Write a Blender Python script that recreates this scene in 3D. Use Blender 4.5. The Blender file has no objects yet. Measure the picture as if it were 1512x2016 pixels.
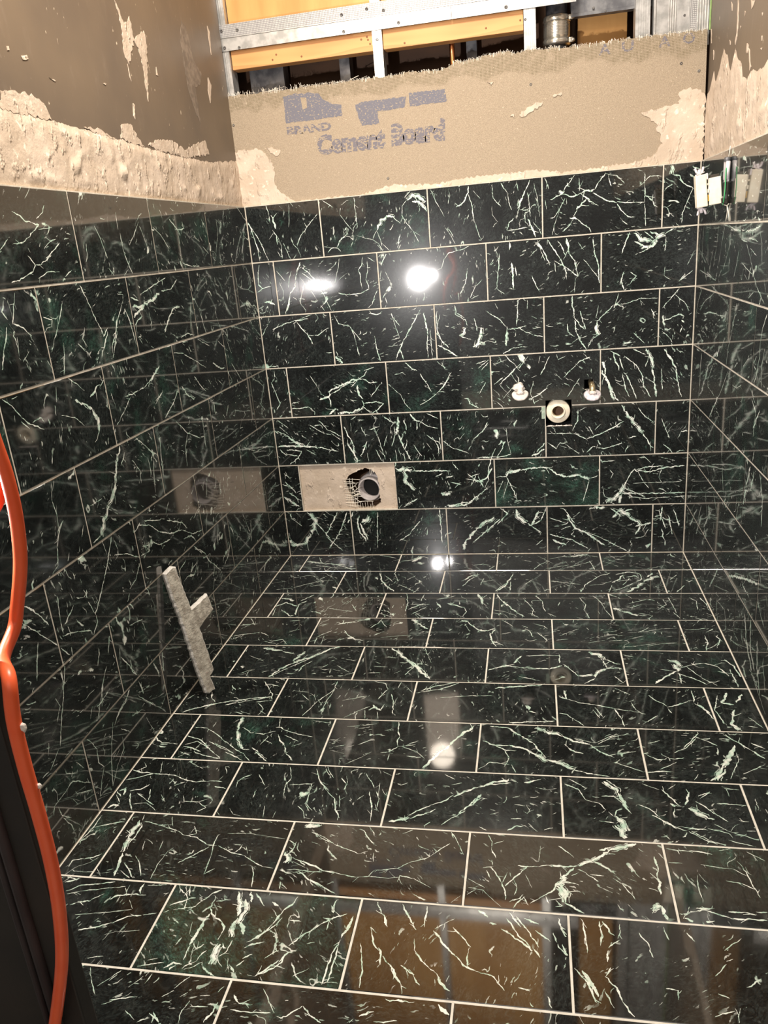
import bpy, bmesh, math, random
from mathutils import Vector, Matrix, noise
from mathutils.geometry import tessellate_polygon

# ------------------------------------------------------------------ camera, world, lamps, exposure
sc = bpy.context.scene
COL = sc.collection
PI = math.pi
W = 1.234          # room width (left wall x=0, right wall x=W)
PH = 0.1544        # height of one wall course
TW = 0.154         # half a tile
CEIL = 2.35

cam = bpy.data.cameras.new('camera')
cam.sensor_fit = 'HORIZONTAL'
cam.sensor_width = 36.0
cam.lens = 36.0 * 1522.484 / 1512.0
cam.clip_start = 0.02
camo = bpy.data.objects.new('camera', cam)
RX = Vector((0.9810478858839512, 0.17525700381078346, -0.08264398476531494))
RY = Vector((-0.01977695485567315, -0.3337206680766193, -0.9424645286455662))
RZ = Vector((-0.1927535152967625, 0.9262372797041444, -0.3239299060398389))
M = Matrix((RX, -RY, -RZ)).transposed().to_4x4()
M.translation = Vector((0.80148, -2.27259, 0.94162))
camo.matrix_world = M
COL.objects.link(camo)
sc.camera = camo

sc.view_settings.view_transform = 'Standard'
sc.view_settings.look = 'None'
sc.view_settings.gamma = 1.0
sc.view_settings.use_curve_mapping = False
sc.view_settings.exposure = 0.35

w = bpy.data.worlds.new('world'); sc.world = w
w.use_nodes = True
w.node_tree.nodes['Background'].inputs[0].default_value = (1.0, 0.90, 0.80, 1)
w.node_tree.nodes['Background'].inputs[1].default_value = 0.16


def lamp(name, kind, loc, power, color, size=0.1, size_y=None, aim=None):
    l = bpy.data.lights.new(name, kind)
    l.energy = power; l.color = color
    if kind == 'AREA':
        l.shape = 'RECTANGLE'; l.size = size; l.size_y = size_y or size
    else:
        l.shadow_soft_size = size
    o = bpy.data.objects.new(name, l); COL.objects.link(o)
    o.location = loc
    if aim:
        o.rotation_euler = (Vector(aim) - Vector(loc)).to_track_quat('-Z', 'Y').to_euler()
    return o

# work lamp hung just behind the dark jamb on the left, and the warm tall lamp above it
wl_ = lamp('work_lamp', 'SPOT', (0.25, -1.74, 0.776), 70, (1.0, 0.955, 0.93), 0.010, aim=(0.95, 0.0, 0.98))
wl_.data.spot_size = math.radians(94); wl_.data.spot_blend = 1.0
ul_ = lamp('upper_lamp', 'SPOT', (0.25, -1.42, 1.83), 15, (1.0, 0.86, 0.70), 0.07, aim=(0.75, 0.0, 1.35))
lamp('upper_strip', 'AREA', (0.265, -1.42, 1.60), 2.4, (1.0, 0.80, 0.62), 0.19, 0.34, aim=(0.55, 0.0, 1.45))
ul_.data.spot_size = math.radians(125); ul_.data.spot_blend = 1.0
lamp('added_top_fill', 'AREA', (0.56, -1.12, 2.31), 40, (1.0, 0.92, 0.81), 0.35, 0.35, aim=(0.60, -1.05, 0.0))  # added overhead fill for general brightness, no fixture stands here
lamp('work_lamp_spill', 'POINT', (0.310, -1.790, 0.785), 3.2, (1.0, 0.95, 0.93), 0.012)
lamp('added_front_fill', 'AREA', (0.95, -3.1, 1.75), 4.6, (1.0, 0.90, 0.80), 1.5, 1.0, aim=(0.50, -1.6, 0.6))  # added broad fill behind the camera, brightens the cord and jamb

# ------------------------------------------------------------------ node helpers
class NT:
    def __init__(self, name):
        self.m = bpy.data.materials.new(name); self.m.use_nodes = True
        self.t = self.m.node_tree; self.t.nodes.clear()
        self.out = self.n('ShaderNodeOutputMaterial')
        self.p = self.n('ShaderNodeBsdfPrincipled')
        self.l(self.p.outputs[0], self.out.inputs[0])
    def n(self, t, **k):
        x = self.t.nodes.new(t)
        for a, b in k.items(): setattr(x, a, b)
        return x
    def l(self, a, b): self.t.links.new(a, b)
    def set(self, node, key, v):
        if hasattr(v, 'is_output') or isinstance(v, bpy.types.NodeSocket): self.l(v, node.inputs[key])
        else: node.inputs[key].default_value = v
    def math(self, op, a, b=0.0, c=None, clamp=False):
        x = self.n('ShaderNodeMath', operation=op, use_clamp=clamp)
        self.set(x, 0, a); self.set(x, 1, b)
        if c is not None: self.set(x, 2, c)
        return x.outputs[0]
    def vmath(self, op, a, b):
        x = self.n('ShaderNodeVectorMath', operation=op)
        self.set(x, 0, a); self.set(x, 1, b)
        return x.outputs[0]
    def noise(self, vec, scale, detail=3.0, rough=0.55, out=0, dist=0.0):
        x = self.n('ShaderNodeTexNoise')
        if vec is not None: self.l(vec, x.inputs['Vector'])
        x.inputs['Scale'].default_value = scale; x.inputs['Detail'].default_value = detail
        x.inputs['Roughness'].default_value = rough; x.inputs['Distortion'].default_value = dist
        return x.outputs[out]
    def ramp(self, f, lo, hi, a=0.0, b=1.0):
        x = self.n('ShaderNodeMapRange', interpolation_type='SMOOTHSTEP')
        self.set(x, 0, f); self.set(x, 1, lo); self.set(x, 2, hi); self.set(x, 3, a); self.set(x, 4, b)
        return x.outputs[0]
    def mix(self, f, a, b):
        x = self.n('ShaderNodeMix', data_type='RGBA')
        self.set(x, 0, f)
        for i, v in ((6, a), (7, b)):
            if isinstance(v, (tuple, list)): x.inputs[i].default_value = (*v[:3], 1)
            else: self.l(v, x.inputs[i])
        return x.outputs[2]
    def obj(self):
        return self.n('ShaderNodeTexCoord').outputs['Object']
    def scale(self, vec, s):
        return self.vmath('MULTIPLY', vec, s)
    def bump(self, h, strength, dist=0.001):
        b = self.n('ShaderNodeBump'); b.inputs['Strength'].default_value = strength
        b.inputs['Distance'].default_value = dist
        self.l(h, b.inputs['Height']); self.l(b.outputs[0], self.p.inputs['Normal'])
    def col(self, v):
        if isinstance(v, (tuple, list)): self.p.inputs['Base Color'].default_value = (*v[:3], 1)
        else: self.l(v, self.p.inputs['Base Color'])
    def par(self, **k):
        for a, b in k.items(): self.set(self.p, a.replace('_', ' '), b)


def plain(name, c1, c2=None, scale=20, rough=0.6, metal=0.0, bump=0.0, bscale=150, stretch=(1, 1, 1), lo=.35, hi=.65, ior=1.5):
    k = NT(name); v = k.scale(k.obj(), stretch)
    if c2: k.col(k.mix(k.ramp(k.noise(v, scale, 5), lo, hi), c1, c2))
    else: k.col(c1)
    k.par(Roughness=rough, Metallic=metal, IOR=ior)
    if bump: k.bump(k.noise(v, bscale, 4), bump, 0.002)
    return k.m

# ------------------------------------------------------------------ marble
def marble(name, vein):
    k = NT(name)
    at = lambda n: k.n('ShaderNodeAttribute', attribute_type='OBJECT', attribute_name=n).outputs['Fac']
    seed, ang, amt, green = at('seed'), at('vein_angle'), at('vein_amount'), at('green')
    rot = k.n('ShaderNodeVectorRotate', rotation_type='Z_AXIS')
    k.l(k.obj(), rot.inputs['Vector']); k.l(ang, rot.inputs['Angle'])
    cmb = k.n('ShaderNodeCombineXYZ')
    k.l(k.math('MULTIPLY', seed, 7.31), cmb.inputs[0]); k.l(k.math('MULTIPLY', seed, 3.17), cmb.inputs[1]); k.l(seed, cmb.inputs[2])
    base = k.vmath('ADD', rot.outputs[0], cmb.outputs[0])
    warp = k.vmath('SUBTRACT', k.noise(base, 11, 2, out=1), (0.5, 0.5, 0.5))
    p0 = k.vmath('ADD', base, k.scale(warp, (0.03, 0.06, 0.03)))
    fine = k.vmath('SUBTRACT', k.noise(base, 110, 2, out=1), (0.5, 0.5, 0.5))
    p0 = k.vmath('ADD', p0, k.scale(fine, (0.005, 0.005, 0.005)))
    pa = k.scale(p0, (0.22, 1.0, 1.0))
    pb = k.scale(p0, (0.6, 1.0, 1.0))
    def ridge(vec, sc_, width, det=1.0):
        n = k.noise(vec, sc_, det, 0.5)
        d = k.math('ABSOLUTE', k.math('SUBTRACT', n, 0.5))
        return k.ramp(d, k.math('MULTIPLY', width, .35), width, 1.0, 0.0)
    # long thin veins, broken up along their length
    brk = k.noise(k.scale(p0, (.6, 1, 1)), 42, 2)
    zone = k.noise(base, 8, 2)
    gz = k.math('ADD', k.math('MULTIPLY', brk, .5), k.math('MULTIPLY', zone, .5))
    gate1 = k.ramp(gz, k.math('SUBTRACT', .60, k.math('MULTIPLY', amt, .15)), k.math('SUBTRACT', .64, k.math('MULTIPLY', amt, .15)))
    wid = k.math('MULTIPLY', k.ramp(k.noise(base, 30, 2), .35, .7, .5, 2.0), .0085)
    v1 = k.math('MULTIPLY', ridge(pa, 16, wid), gate1)
    gate2 = k.ramp(k.noise(k.scale(p0, (.5, 1, 1)), 30, 2), k.math('SUBTRACT', .62, k.math('MULTIPLY', amt, .10)), k.math('SUBTRACT', .66, k.math('MULTIPLY', amt, .10)))
    v2 = k.math('MULTIPLY', ridge(pb, 26, .010), gate2)
    # short flecks drawn out along the grain
    fl = k.ramp(k.noise(k.scale(p0, (0.22, 1, 1)), 210, 1), k.math('SUBTRACT', .665, k.math('MULTIPLY', amt, .03)), .70)
    fl = k.math('MULTIPLY', fl, k.ramp(k.noise(base, 18, 2), .48, .60))
    vv = k.math('MAXIMUM', v1, k.math('MULTIPLY', v2, .75), clamp=True)
    vv = k.math('MAXIMUM', vv, k.math('MULTIPLY', fl, .55), clamp=True)
    cloud = k.ramp(k.noise(base, 26, 5, .65), .35, .75)
    mott = k.math('ADD', k.math('MULTIPLY', k.ramp(k.noise(k.scale(p0, (.5, 1, 1)), 190, 4, .7), .40, .66), .6), k.math('MULTIPLY', k.ramp(k.noise(k.scale(p0, (.45, 1, 1)), 420, 2, .7), .50, .66), .9), clamp=True)
    gmix = k.math('MULTIPLY', k.ramp(k.noise(base, 12, 4, .6), k.math('SUBTRACT', .72, k.math('MULTIPLY', green, .4)), .85), .9)
    dark = k.mix(cloud, (0.0012, 0.0016, 0.0017), (0.0045, 0.0055, 0.0055))
    dark = k.mix(k.math('MULTIPLY', mott, k.ramp(k.noise(base, 16, 3), .30, .66, .12, .80)), dark, (0.033, 0.041, 0.038))
    dark = k.mix(k.math('MULTIPLY', gmix, k.math('ADD', k.math('MULTIPLY', mott, .8), .2)), dark, (0.055, 0.15, 0.105))
    pale = k.mix(k.ramp(k.noise(base, 45, 4, .7), .38, .62), (0.50, 0.68, 0.55), (0.92, 0.92, 0.84))
    if vein:
        edge = k.noise(k.scale(p0, (.6, 1, 1)), 120, 4, .7)
        cut = k.ramp(edge, .32, .43)
        c = k.mix(cut, (0.10, 0.20, 0.145), pale)
    else:
        c = k.mix(vv, dark, pale)
    k.col(c)
    k.par(Roughness=0.27, IOR=1.5)
    k.p.inputs['Specular IOR Level'].default_value = 0.14
    k.p.inputs['Coat Weight'].default_value = 1.0
    k.p.inputs['Coat Roughness'].default_value = 0.045
    k.p.inputs['Coat IOR'].default_value = 1.85
    k.bump(k.noise(base, 60, 3), 0.035, 0.001)
    return k.m

MAT = {}
MAT['tile'] = marble('dark_marble', False)
MAT['vein'] = marble('pale_marble_vein', True)
MAT['grout_floor'] = plain('pale_grout', (0.68, 0.63, 0.54), (0.80, 0.75, 0.66), 60, 0.85, bump=.2)
MAT['grout'] = plain('grout', (0.50, 0.45, 0.37), (0.62, 0.57, 0.48), 60, 0.85, bump=.2)
MAT['black'] = plain('hole_shade_black', (0.006, 0.006, 0.006), None, rough=.9)  # painted black for the shade inside the pipe and wall holes
MAT['galv'] = plain('galvanised_steel', (0.44, 0.44, 0.43), (0.68, 0.67, 0.655), 35, 0.36, 0.75, bump=.06, bscale=60)
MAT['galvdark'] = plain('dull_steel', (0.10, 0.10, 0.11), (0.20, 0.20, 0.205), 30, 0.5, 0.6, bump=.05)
MAT['ply'] = plain('plywood', (0.52, 0.265, 0.078), (0.66, 0.37, 0.125), 9, 0.6, bump=.08, bscale=120, stretch=(1, 1, .22))
MAT['plydark'] = plain('dark_plywood', (0.055, 0.024, 0.010), (0.10, 0.045, 0.018), 9, 0.7, stretch=(.3, 1, 1))  # dark brown colour, for the cavity boards and the sink drain disc
MAT['copper'] = plain('copper', (0.75, 0.30, 0.12), (0.88, 0.42, 0.18), 40, 0.25, 1.0)
MAT['castblack'] = plain('black_pipe', (0.018, 0.018, 0.020), (0.05, 0.05, 0.055), 60, 0.35, bump=.2)
MAT['clamp'] = plain('stainless_band', (0.62, 0.58, 0.50), (0.78, 0.74, 0.66), 50, 0.22, 0.9, bump=.05)
MAT['screw'] = plain('screw_steel', (0.10, 0.09, 0.085), (0.22, 0.21, 0.20), 80, 0.45, 0.7)
MAT['pvcgrey'] = plain('grey_pvc', (0.42, 0.38, 0.37), (0.52, 0.47, 0.45), 30, 0.45)
MAT['cream'] = plain('cream_plastic', (0.80, 0.70, 0.54), (0.88, 0.80, 0.65), 40, 0.4)
MAT['brass'] = plain('brass', (0.62, 0.48, 0.28), (0.80, 0.66, 0.44), 60, 0.35, 0.85)
MAT['plaster'] = plain('plaster_smear', (0.66, 0.58, 0.52), (0.82, 0.76, 0.70), 70, 0.75, bump=.8, bscale=160)
MAT['cord'] = plain('orange_rubber', (0.90, 0.115, 0.032), (0.95, 0.145, 0.045), 25, 0.38, bump=.05)
MAT['jamb'] = plain('black_jamb', (0.010, 0.009, 0.008), (0.022, 0.017, 0.013), 8, 0.55, bump=.1)
MAT['bead'] = plain('jamb_bead', (0.045, 0.036, 0.038), (0.06, 0.048, 0.05), 20, 0.45)
MAT['bone'] = plain('scrap_core', (0.32, 0.285, 0.235), (0.56, 0.52, 0.44), 70, 0.85, bump=.9, bscale=220)
MAT['boneedge'] = plain('scrap_edge', (0.56, 0.53, 0.48), (0.72, 0.69, 0.64), 90, 0.8, bump=.5, bscale=220)
MAT['fibre'] = plain('glass_fibre', (0.78, 0.70, 0.58), (0.88, 0.82, 0.72), 40, 0.6)
MAT['clear'] = plain('cloudy_plastic', (0.50, 0.47, 0.48), (0.60, 0.57, 0.57), 30, 0.2)
MAT['darkplastic'] = plain('dark_plastic', (0.03, 0.026, 0.022), (0.06, 0.05, 0.042), 30, 0.35)
MAT['greenline'] = plain('green_string', (0.05, 0.42, 0.14), None, rough=.5)
MAT['yellow'] = plain('yellow_plastic', (0.80, 0.48, 0.06), None, rough=.4)
MAT['paper'] = plain('green_paper', (0.20, 0.33, 0.10), (0.30, 0.42, 0.16), 50, .8)
MAT['smudge'] = plain('pale_green_smudge', (0.30, 0.38, 0.29), (0.48, 0.54, 0.44), 90, .7)
MAT['ceil'] = plain('ceiling_board', (0.30, 0.24, 0.19), (0.36, 0.29, 0.23), 6, .9)
MAT['twine'] = plain('twine', (0.72, 0.66, 0.56), None, rough=.8)


def thinset_mat():
    k = NT('thinset_mortar'); v = k.obj()
    c = k.mix(k.ramp(k.noise(v, 14, 5, .6), .35, .7), (0.50, 0.40, 0.305), (0.61, 0.50, 0.40))
    k.col(k.mix(k.ramp(k.noise(v, 55, 3), .62, .75), c, (0.84, 0.73, 0.60)))
    k.par(Roughness=0.8)
    h = k.math('ADD', k.math('MULTIPLY', k.noise(v, 28, 6, .6), 1.2), k.math('MULTIPLY', k.ramp(k.noise(k.scale(v, (1, 1, .5)), 60, 3), .55, .72), .9))
    k.bump(h, 0.55, 0.006)
    return k.m
MAT['thinset'] = thinset_mat()


def membrane_mat():
    k = NT('taupe_membrane'); v = k.obj()
    s = k.scale(v, (1, 1, .35))
    c = k.mix(k.ramp(k.noise(v, 2.6, 4), .35, .65), (0.118, 0.091, 0.068), (0.162, 0.121, 0.083))
    c = k.mix(k.math('MULTIPLY', k.ramp(k.noise(s, 30, 5, .7), .55, .8), .35), c, (0.24, 0.19, 0.145))
    fl = k.math('MULTIPLY', k.ramp(k.noise(k.scale(v, (1, 1, .4)), 95, 3, .6), .68, .71), k.ramp(k.noise(v, 6, 2), .46, .60))
    k.col(k.mix(fl, c, (0.72, 0.60, 0.46)))
    k.par(Roughness=0.5)
    k.bump(k.noise(s, 60, 4), 0.12, 0.002)
    return k.m
MAT['membrane'] = membrane_mat()
MAT['membrane_pale'] = plain('dried_smear', (0.15, 0.118, 0.09), (0.25, 0.20, 0.155), 60, .6)


def board_mat():
    k = NT('cement_board'); v = k.obj()
    sep = k.n('ShaderNodeSeparateXYZ'); k.l(v, sep.inputs[0])
    c = k.mix(k.ramp(k.noise(v, 520, 3, .6), .36, .64), (0.275, 0.215, 0.150), (0.39, 0.31, 0.22))
    c = k.mix(k.math('MULTIPLY', k.ramp(k.noise(v, 5, 3), .4, .7), .4), c, (0.33, 0.26, 0.185))
    # glass scrim showing through along the torn top edge
    lim = k.math('ADD', 1.325, k.math('MULTIPLY', k.math('SUBTRACT', k.noise(v, 9, 3), .5), .10))
    top = k.ramp(sep.outputs[2], lim, k.math('ADD', lim, .012))
    fx = k.math('FRACT', k.math('MULTIPLY', sep.outputs[0], 1 / .0034))
    fz = k.math('FRACT', k.math('MULTIPLY', sep.outputs[2], 1 / .0034))
    hole = k.math('MULTIPLY', k.ramp(fx, .30, .42), k.ramp(fz, .30, .42))
    hole = k.math('MULTIPLY', hole, k.ramp(k.noise(v, 60, 3), .25, .50))
    c = k.mix(k.math('MULTIPLY', hole, top), c, (0.16, 0.125, 0.07))
    c = k.mix(k.math('MULTIPLY', k.ramp(k.noise(v, 330, 2), .70, .75), .8), c, (0.74, 0.62, 0.47))
    k.col(c)
    k.par(Roughness=0.85)
    k.bump(k.noise(v, 330, 4, .6), 0.55, 0.0016)
    return k.m
MAT['board'] = board_mat()


def ink_mat():
    k = NT('blue_grey_ink'); v = k.obj()
    worn = k.ramp(k.noise(k.scale(v, (.55, 1, 1)), 320, 3, .6), .57, .63)
    k.col(k.mix(worn, (0.145, 0.140, 0.165), (0.34, 0.27, 0.19)))
    k.par(Roughness=0.8)
    return k.m
MAT['ink'] = ink_mat()


def ink_small_mat():
    k = NT('worn_ink'); v = k.obj()
    worn = k.ramp(k.noise(k.scale(v, (.5, 1, 1)), 280, 3, .6), .525, .585)
    k.col(k.mix(worn, (0.155, 0.140, 0.155), (0.34, 0.27, 0.19)))
    k.par(Roughness=0.8)
    return k.m
MAT['inkworn'] = ink_small_mat()


def scrim_metal():
    k = NT('embossed_steel'); v = k.obj()
    sep = k.n('ShaderNodeSeparateXYZ'); k.l(v, sep.inputs[0])
    fx = k.math('FRACT', k.math('MULTIPLY', sep.outputs[0], 1 / .0042))
    fz = k.math('FRACT', k.math('MULTIPLY', sep.outputs[2], 1 / .0042))
    h = k.math('MULTIPLY', k.ramp(k.math('ABSOLUTE', k.math('SUBTRACT', fx, .5)), .2, .4), k.ramp(k.math('ABSOLUTE', k.math('SUBTRACT', fz, .5)), .2, .4))
    h2 = k.math('MAXIMUM', k.ramp(k.math('ABSOLUTE', k.math('SUBTRACT', fx, .5)), .3, .45), k.ramp(k.math('ABSOLUTE', k.math('SUBTRACT', fz, .5)), .3, .45))
    k.col(k.mix(h2, (0.62, 0.61, 0.60), (0.28, 0.275, 0.28)))
    k.par(Roughness=.38, Metallic=.6)
    k.bump(h2, .5, .001)
    return k.m
MAT['emboss'] = scrim_metal()

# ------------------------------------------------------------------ mesh helpers
rnd = random.Random(5)

def finish(name, bm, mats, parent=None, smooth=False, keep=None):
    me = bpy.data.meshes.new(name)
    bmesh.ops.recalc_face_normals(bm, faces=bm.faces[:]) if keep is None else None
    bm.to_mesh(me); bm.free()
    for m in (mats if isinstance(mats, (list, tuple)) else [mats]): me.materials.append(MAT[m])
    if smooth:
        for p in me.polygons: p.use_smooth = True
    o = bpy.data.objects.new(name, me); COL.objects.link(o)
    if parent: o.parent = parent
    return o

def empty(name, loc=(0, 0, 0)):
    o = bpy.data.objects.new(name, None); o.location = loc; COL.objects.link(o); return o

def tag(o, label, cat, group=None):
    o['label'] = label; o['category'] = cat
    if group: o['group'] = group
    return o

def struct(o):
    o['kind'] = 'structure'; return o

def box(bm, lo, hi, bev=0.0, mi=0):
    x0, y0, z0 = lo; x1, y1, z1 = hi
    vs = [bm.verts.new(p) for p in ((x0, y0, z0), (x1, y0, z0), (x1, y1, z0), (x0, y1, z0), (x0, y0, z1), (x1, y0, z1), (x1, y1, z1), (x0, y1, z1))]
    fs = [bm.faces.new([vs[i] for i in q]) for q in ((0, 3, 2, 1), (4, 5, 6, 7), (0, 1, 5, 4), (1, 2, 6, 5), (2, 3, 7, 6), (3, 0, 4, 7))]
    for f in fs: f.material_index = mi
    if bev:
        es = list({e for f in fs for e in f.edges})
        bmesh.ops.bevel(bm, geom=es, offset=bev, segments=2, affect='EDGES', profile=.6)
    return vs

def tube(bm, pts, r, n=10, cap=True, mi=0):
    pts = [Vector(p) for p in pts]
    rings = []; up = Vector((0, 0, 1))
    for i, p in enumerate(pts):
        d = (pts[min(i + 1, len(pts) - 1)] - pts[max(i - 1, 0)]).normalized()
        if i == 0:
            a = d.cross(up)
            if a.length < 1e-3: a = d.cross(Vector((1, 0, 0)))
            a.normalize()
        else:
            a = (a - d * a.dot(d)).normalized()
        b = d.cross(a)
        rr = r[i] if isinstance(r, (list, tuple)) else r
        rings.append([bm.verts.new(p + (a * math.cos(2 * PI * j / n) + b * math.sin(2 * PI * j / n)) * rr) for j in range(n)])
    for q, s in zip(rings, rings[1:]):
        for j in range(n):
            bm.faces.new((q[j], q[(j + 1) % n], s[(j + 1) % n], s[j])).material_index = mi
    if cap:
        bm.faces.new(rings[0][::-1]).material_index = mi; bm.faces.new(rings[-1]).material_index = mi

def spline(pts, k=8):
    P = [Vector(p) for p in pts]; P = [P[0] * 2 - P[1]] + P + [P[-1] * 2 - P[-2]]
    out = []
    for i in range(1, len(P) - 2):
        for j in range(k):
            t = j / k; a, b, c, d = P[i - 1:i + 3]
            out.append(.5 * (2 * b + (c - a) * t + (2 * a - 5 * b + 4 * c - d) * t * t + (3 * b - a - 3 * c + d) * t ** 3))
    out.append(P[-2]); return out

def lathe(bm, prof, origin, axis, n=28, mi=0):
    """prof = (radius, along-axis) pairs, closed at the ends when the radius is 0"""
    ax = Vector(axis).normalized(); u = ax.orthogonal().normalized(); v = ax.cross(u); o = Vector(origin)
    rings = []
    for r, h in prof:
        if r < 1e-6: rings.append([bm.verts.new(o + ax * h)])
        else: rings.append([bm.verts.new(o + ax * h + (u * math.cos(2 * PI * j / n) + v * math.sin(2 * PI * j / n)) * r) for j in range(n)])
    for a, b in zip(rings, rings[1:]):
        for j in range(n):
            k = (j + 1) % n
            if len(a) == 1 and len(b) > 1: bm.faces.new((a[0], b[j], b[k])).material_index = mi
            elif len(b) == 1 and len(a) > 1: bm.faces.new((a[j], b[0], a[k])).material_index = mi
            elif len(a) > 1: bm.faces.new((a[j], b[j], b[k], a[k])).material_index = mi

def jag(pts, amp, step, seed, closed=True):
    r = random.Random(seed); out = []
    n = len(pts)
    for i in range(n if closed else n - 1):
        a = Vector(pts[i]); b = Vector(pts[(i + 1) % n]); L = (b - a).length
        m = max(1, int(L / step)); nrm = Vector((-(b - a).y, (b - a).x)).normalized() if L > 0 else Vector((0, 0))
        for j in range(m):
            q = a + (b - a) * (j / m)
            if j: q = q + nrm * r.uniform(-amp, amp)
            out.append((q.x, q.y))
    if not closed: out.append(tuple(pts[-1]))
    return out

def plate(name, poly, to3, thick, mat, parent, bev=0.0, seed=0, amp=0.0, step=.008, mats=None):
    """a jagged flat patch with real thickness: poly in 2-D, to3(u, v, h) lifts it, h = height above the surface"""
    if amp: poly = jag(poly, amp, step, seed)
    bm = bmesh.new()
    lo = [bm.verts.new(to3(u, v, -.0006)) for u, v in poly]
    hi = [bm.verts.new(to3(u, v, thick)) for u, v in poly]
    n = len(poly)
    for a, b, c in tessellate_polygon([[Vector((u, v, 0)) for u, v in poly]]):
        bm.faces.new((hi[a], hi[b], hi[c])); bm.faces.new((lo[c], lo[b], lo[a]))
    for i in range(n): bm.faces.new((lo[i], lo[(i + 1) % n], hi[(i + 1) % n], hi[i]))
    return finish(name, bm, mats or mat, parent)

def holed(bm, x0, x1, z0, z1, holes, h0, h1, mi=0, chamfer=0.0):
    """slab in local XY with rectangular holes; thickness h0..h1 along local Z"""
    xs = sorted({x0, x1, *[min(max(v, x0), x1) for h in holes for v in h[:2]]})
    zs = sorted({z0, z1, *[min(max(v, z0), z1) for h in holes for v in h[2:]]})
    V = {}
    def vert(x, z, h):
        k = (round(x, 6), round(z, 6), h)
        if k not in V: V[k] = bm.verts.new((x, z, h))
        return V[k]
    def solid(i, j):
        if not (0 <= i < len(xs) - 1 and 0 <= j < len(zs) - 1): return False
        cx, cz = (xs[i] + xs[i + 1]) / 2, (zs[j] + zs[j + 1]) / 2
        return not any(h[0] < cx < h[1] and h[2] < cz < h[3] for h in holes)
    for i in range(len(xs) - 1):
        for j in range(len(zs) - 1):
            if not solid(i, j): continue
            a, b, c, d = xs[i], xs[i + 1], zs[j], zs[j + 1]
            bm.faces.new([vert(*p, h1) for p in ((a, c), (b, c), (b, d), (a, d))])
            bm.faces.new([vert(*p, h0) for p in ((a, d), (b, d), (b, c), (a, c))])
            for (di, dj, p, q) in ((-1, 0, (a, d), (a, c)), (1, 0, (b, c), (b, d)), (0, -1, (a, c), (b, c)), (0, 1, (b, d), (a, d))):
                if not solid(i + di, j + dj):
                    bm.faces.new((vert(*p, h1), vert(*p, h0), vert(*q, h0), vert(*q, h1)))

# ------------------------------------------------------------------ surfaces: (u, v, height) -> world
FRAME = {
    'F': Matrix(((1, 0, 0), (0, 1, 0), (0, 0, 1))),
    'B': Matrix(((1, 0, 0), (0, 0, -1), (0, 1, 0))),
    'L': Matrix(((0, 0, 1), (1, 0, 0), (0, 1, 0))),
    'R': Matrix(((0, 0, -1), (-1, 0, 0), (0, 1, 0))),
}
ORIG = {'F': Vector((0, 0, 0)), 'B': Vector((0, 0, 0)), 'L': Vector((0, 0, 0)), 'R': Vector((W, 0, 0))}

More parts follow.
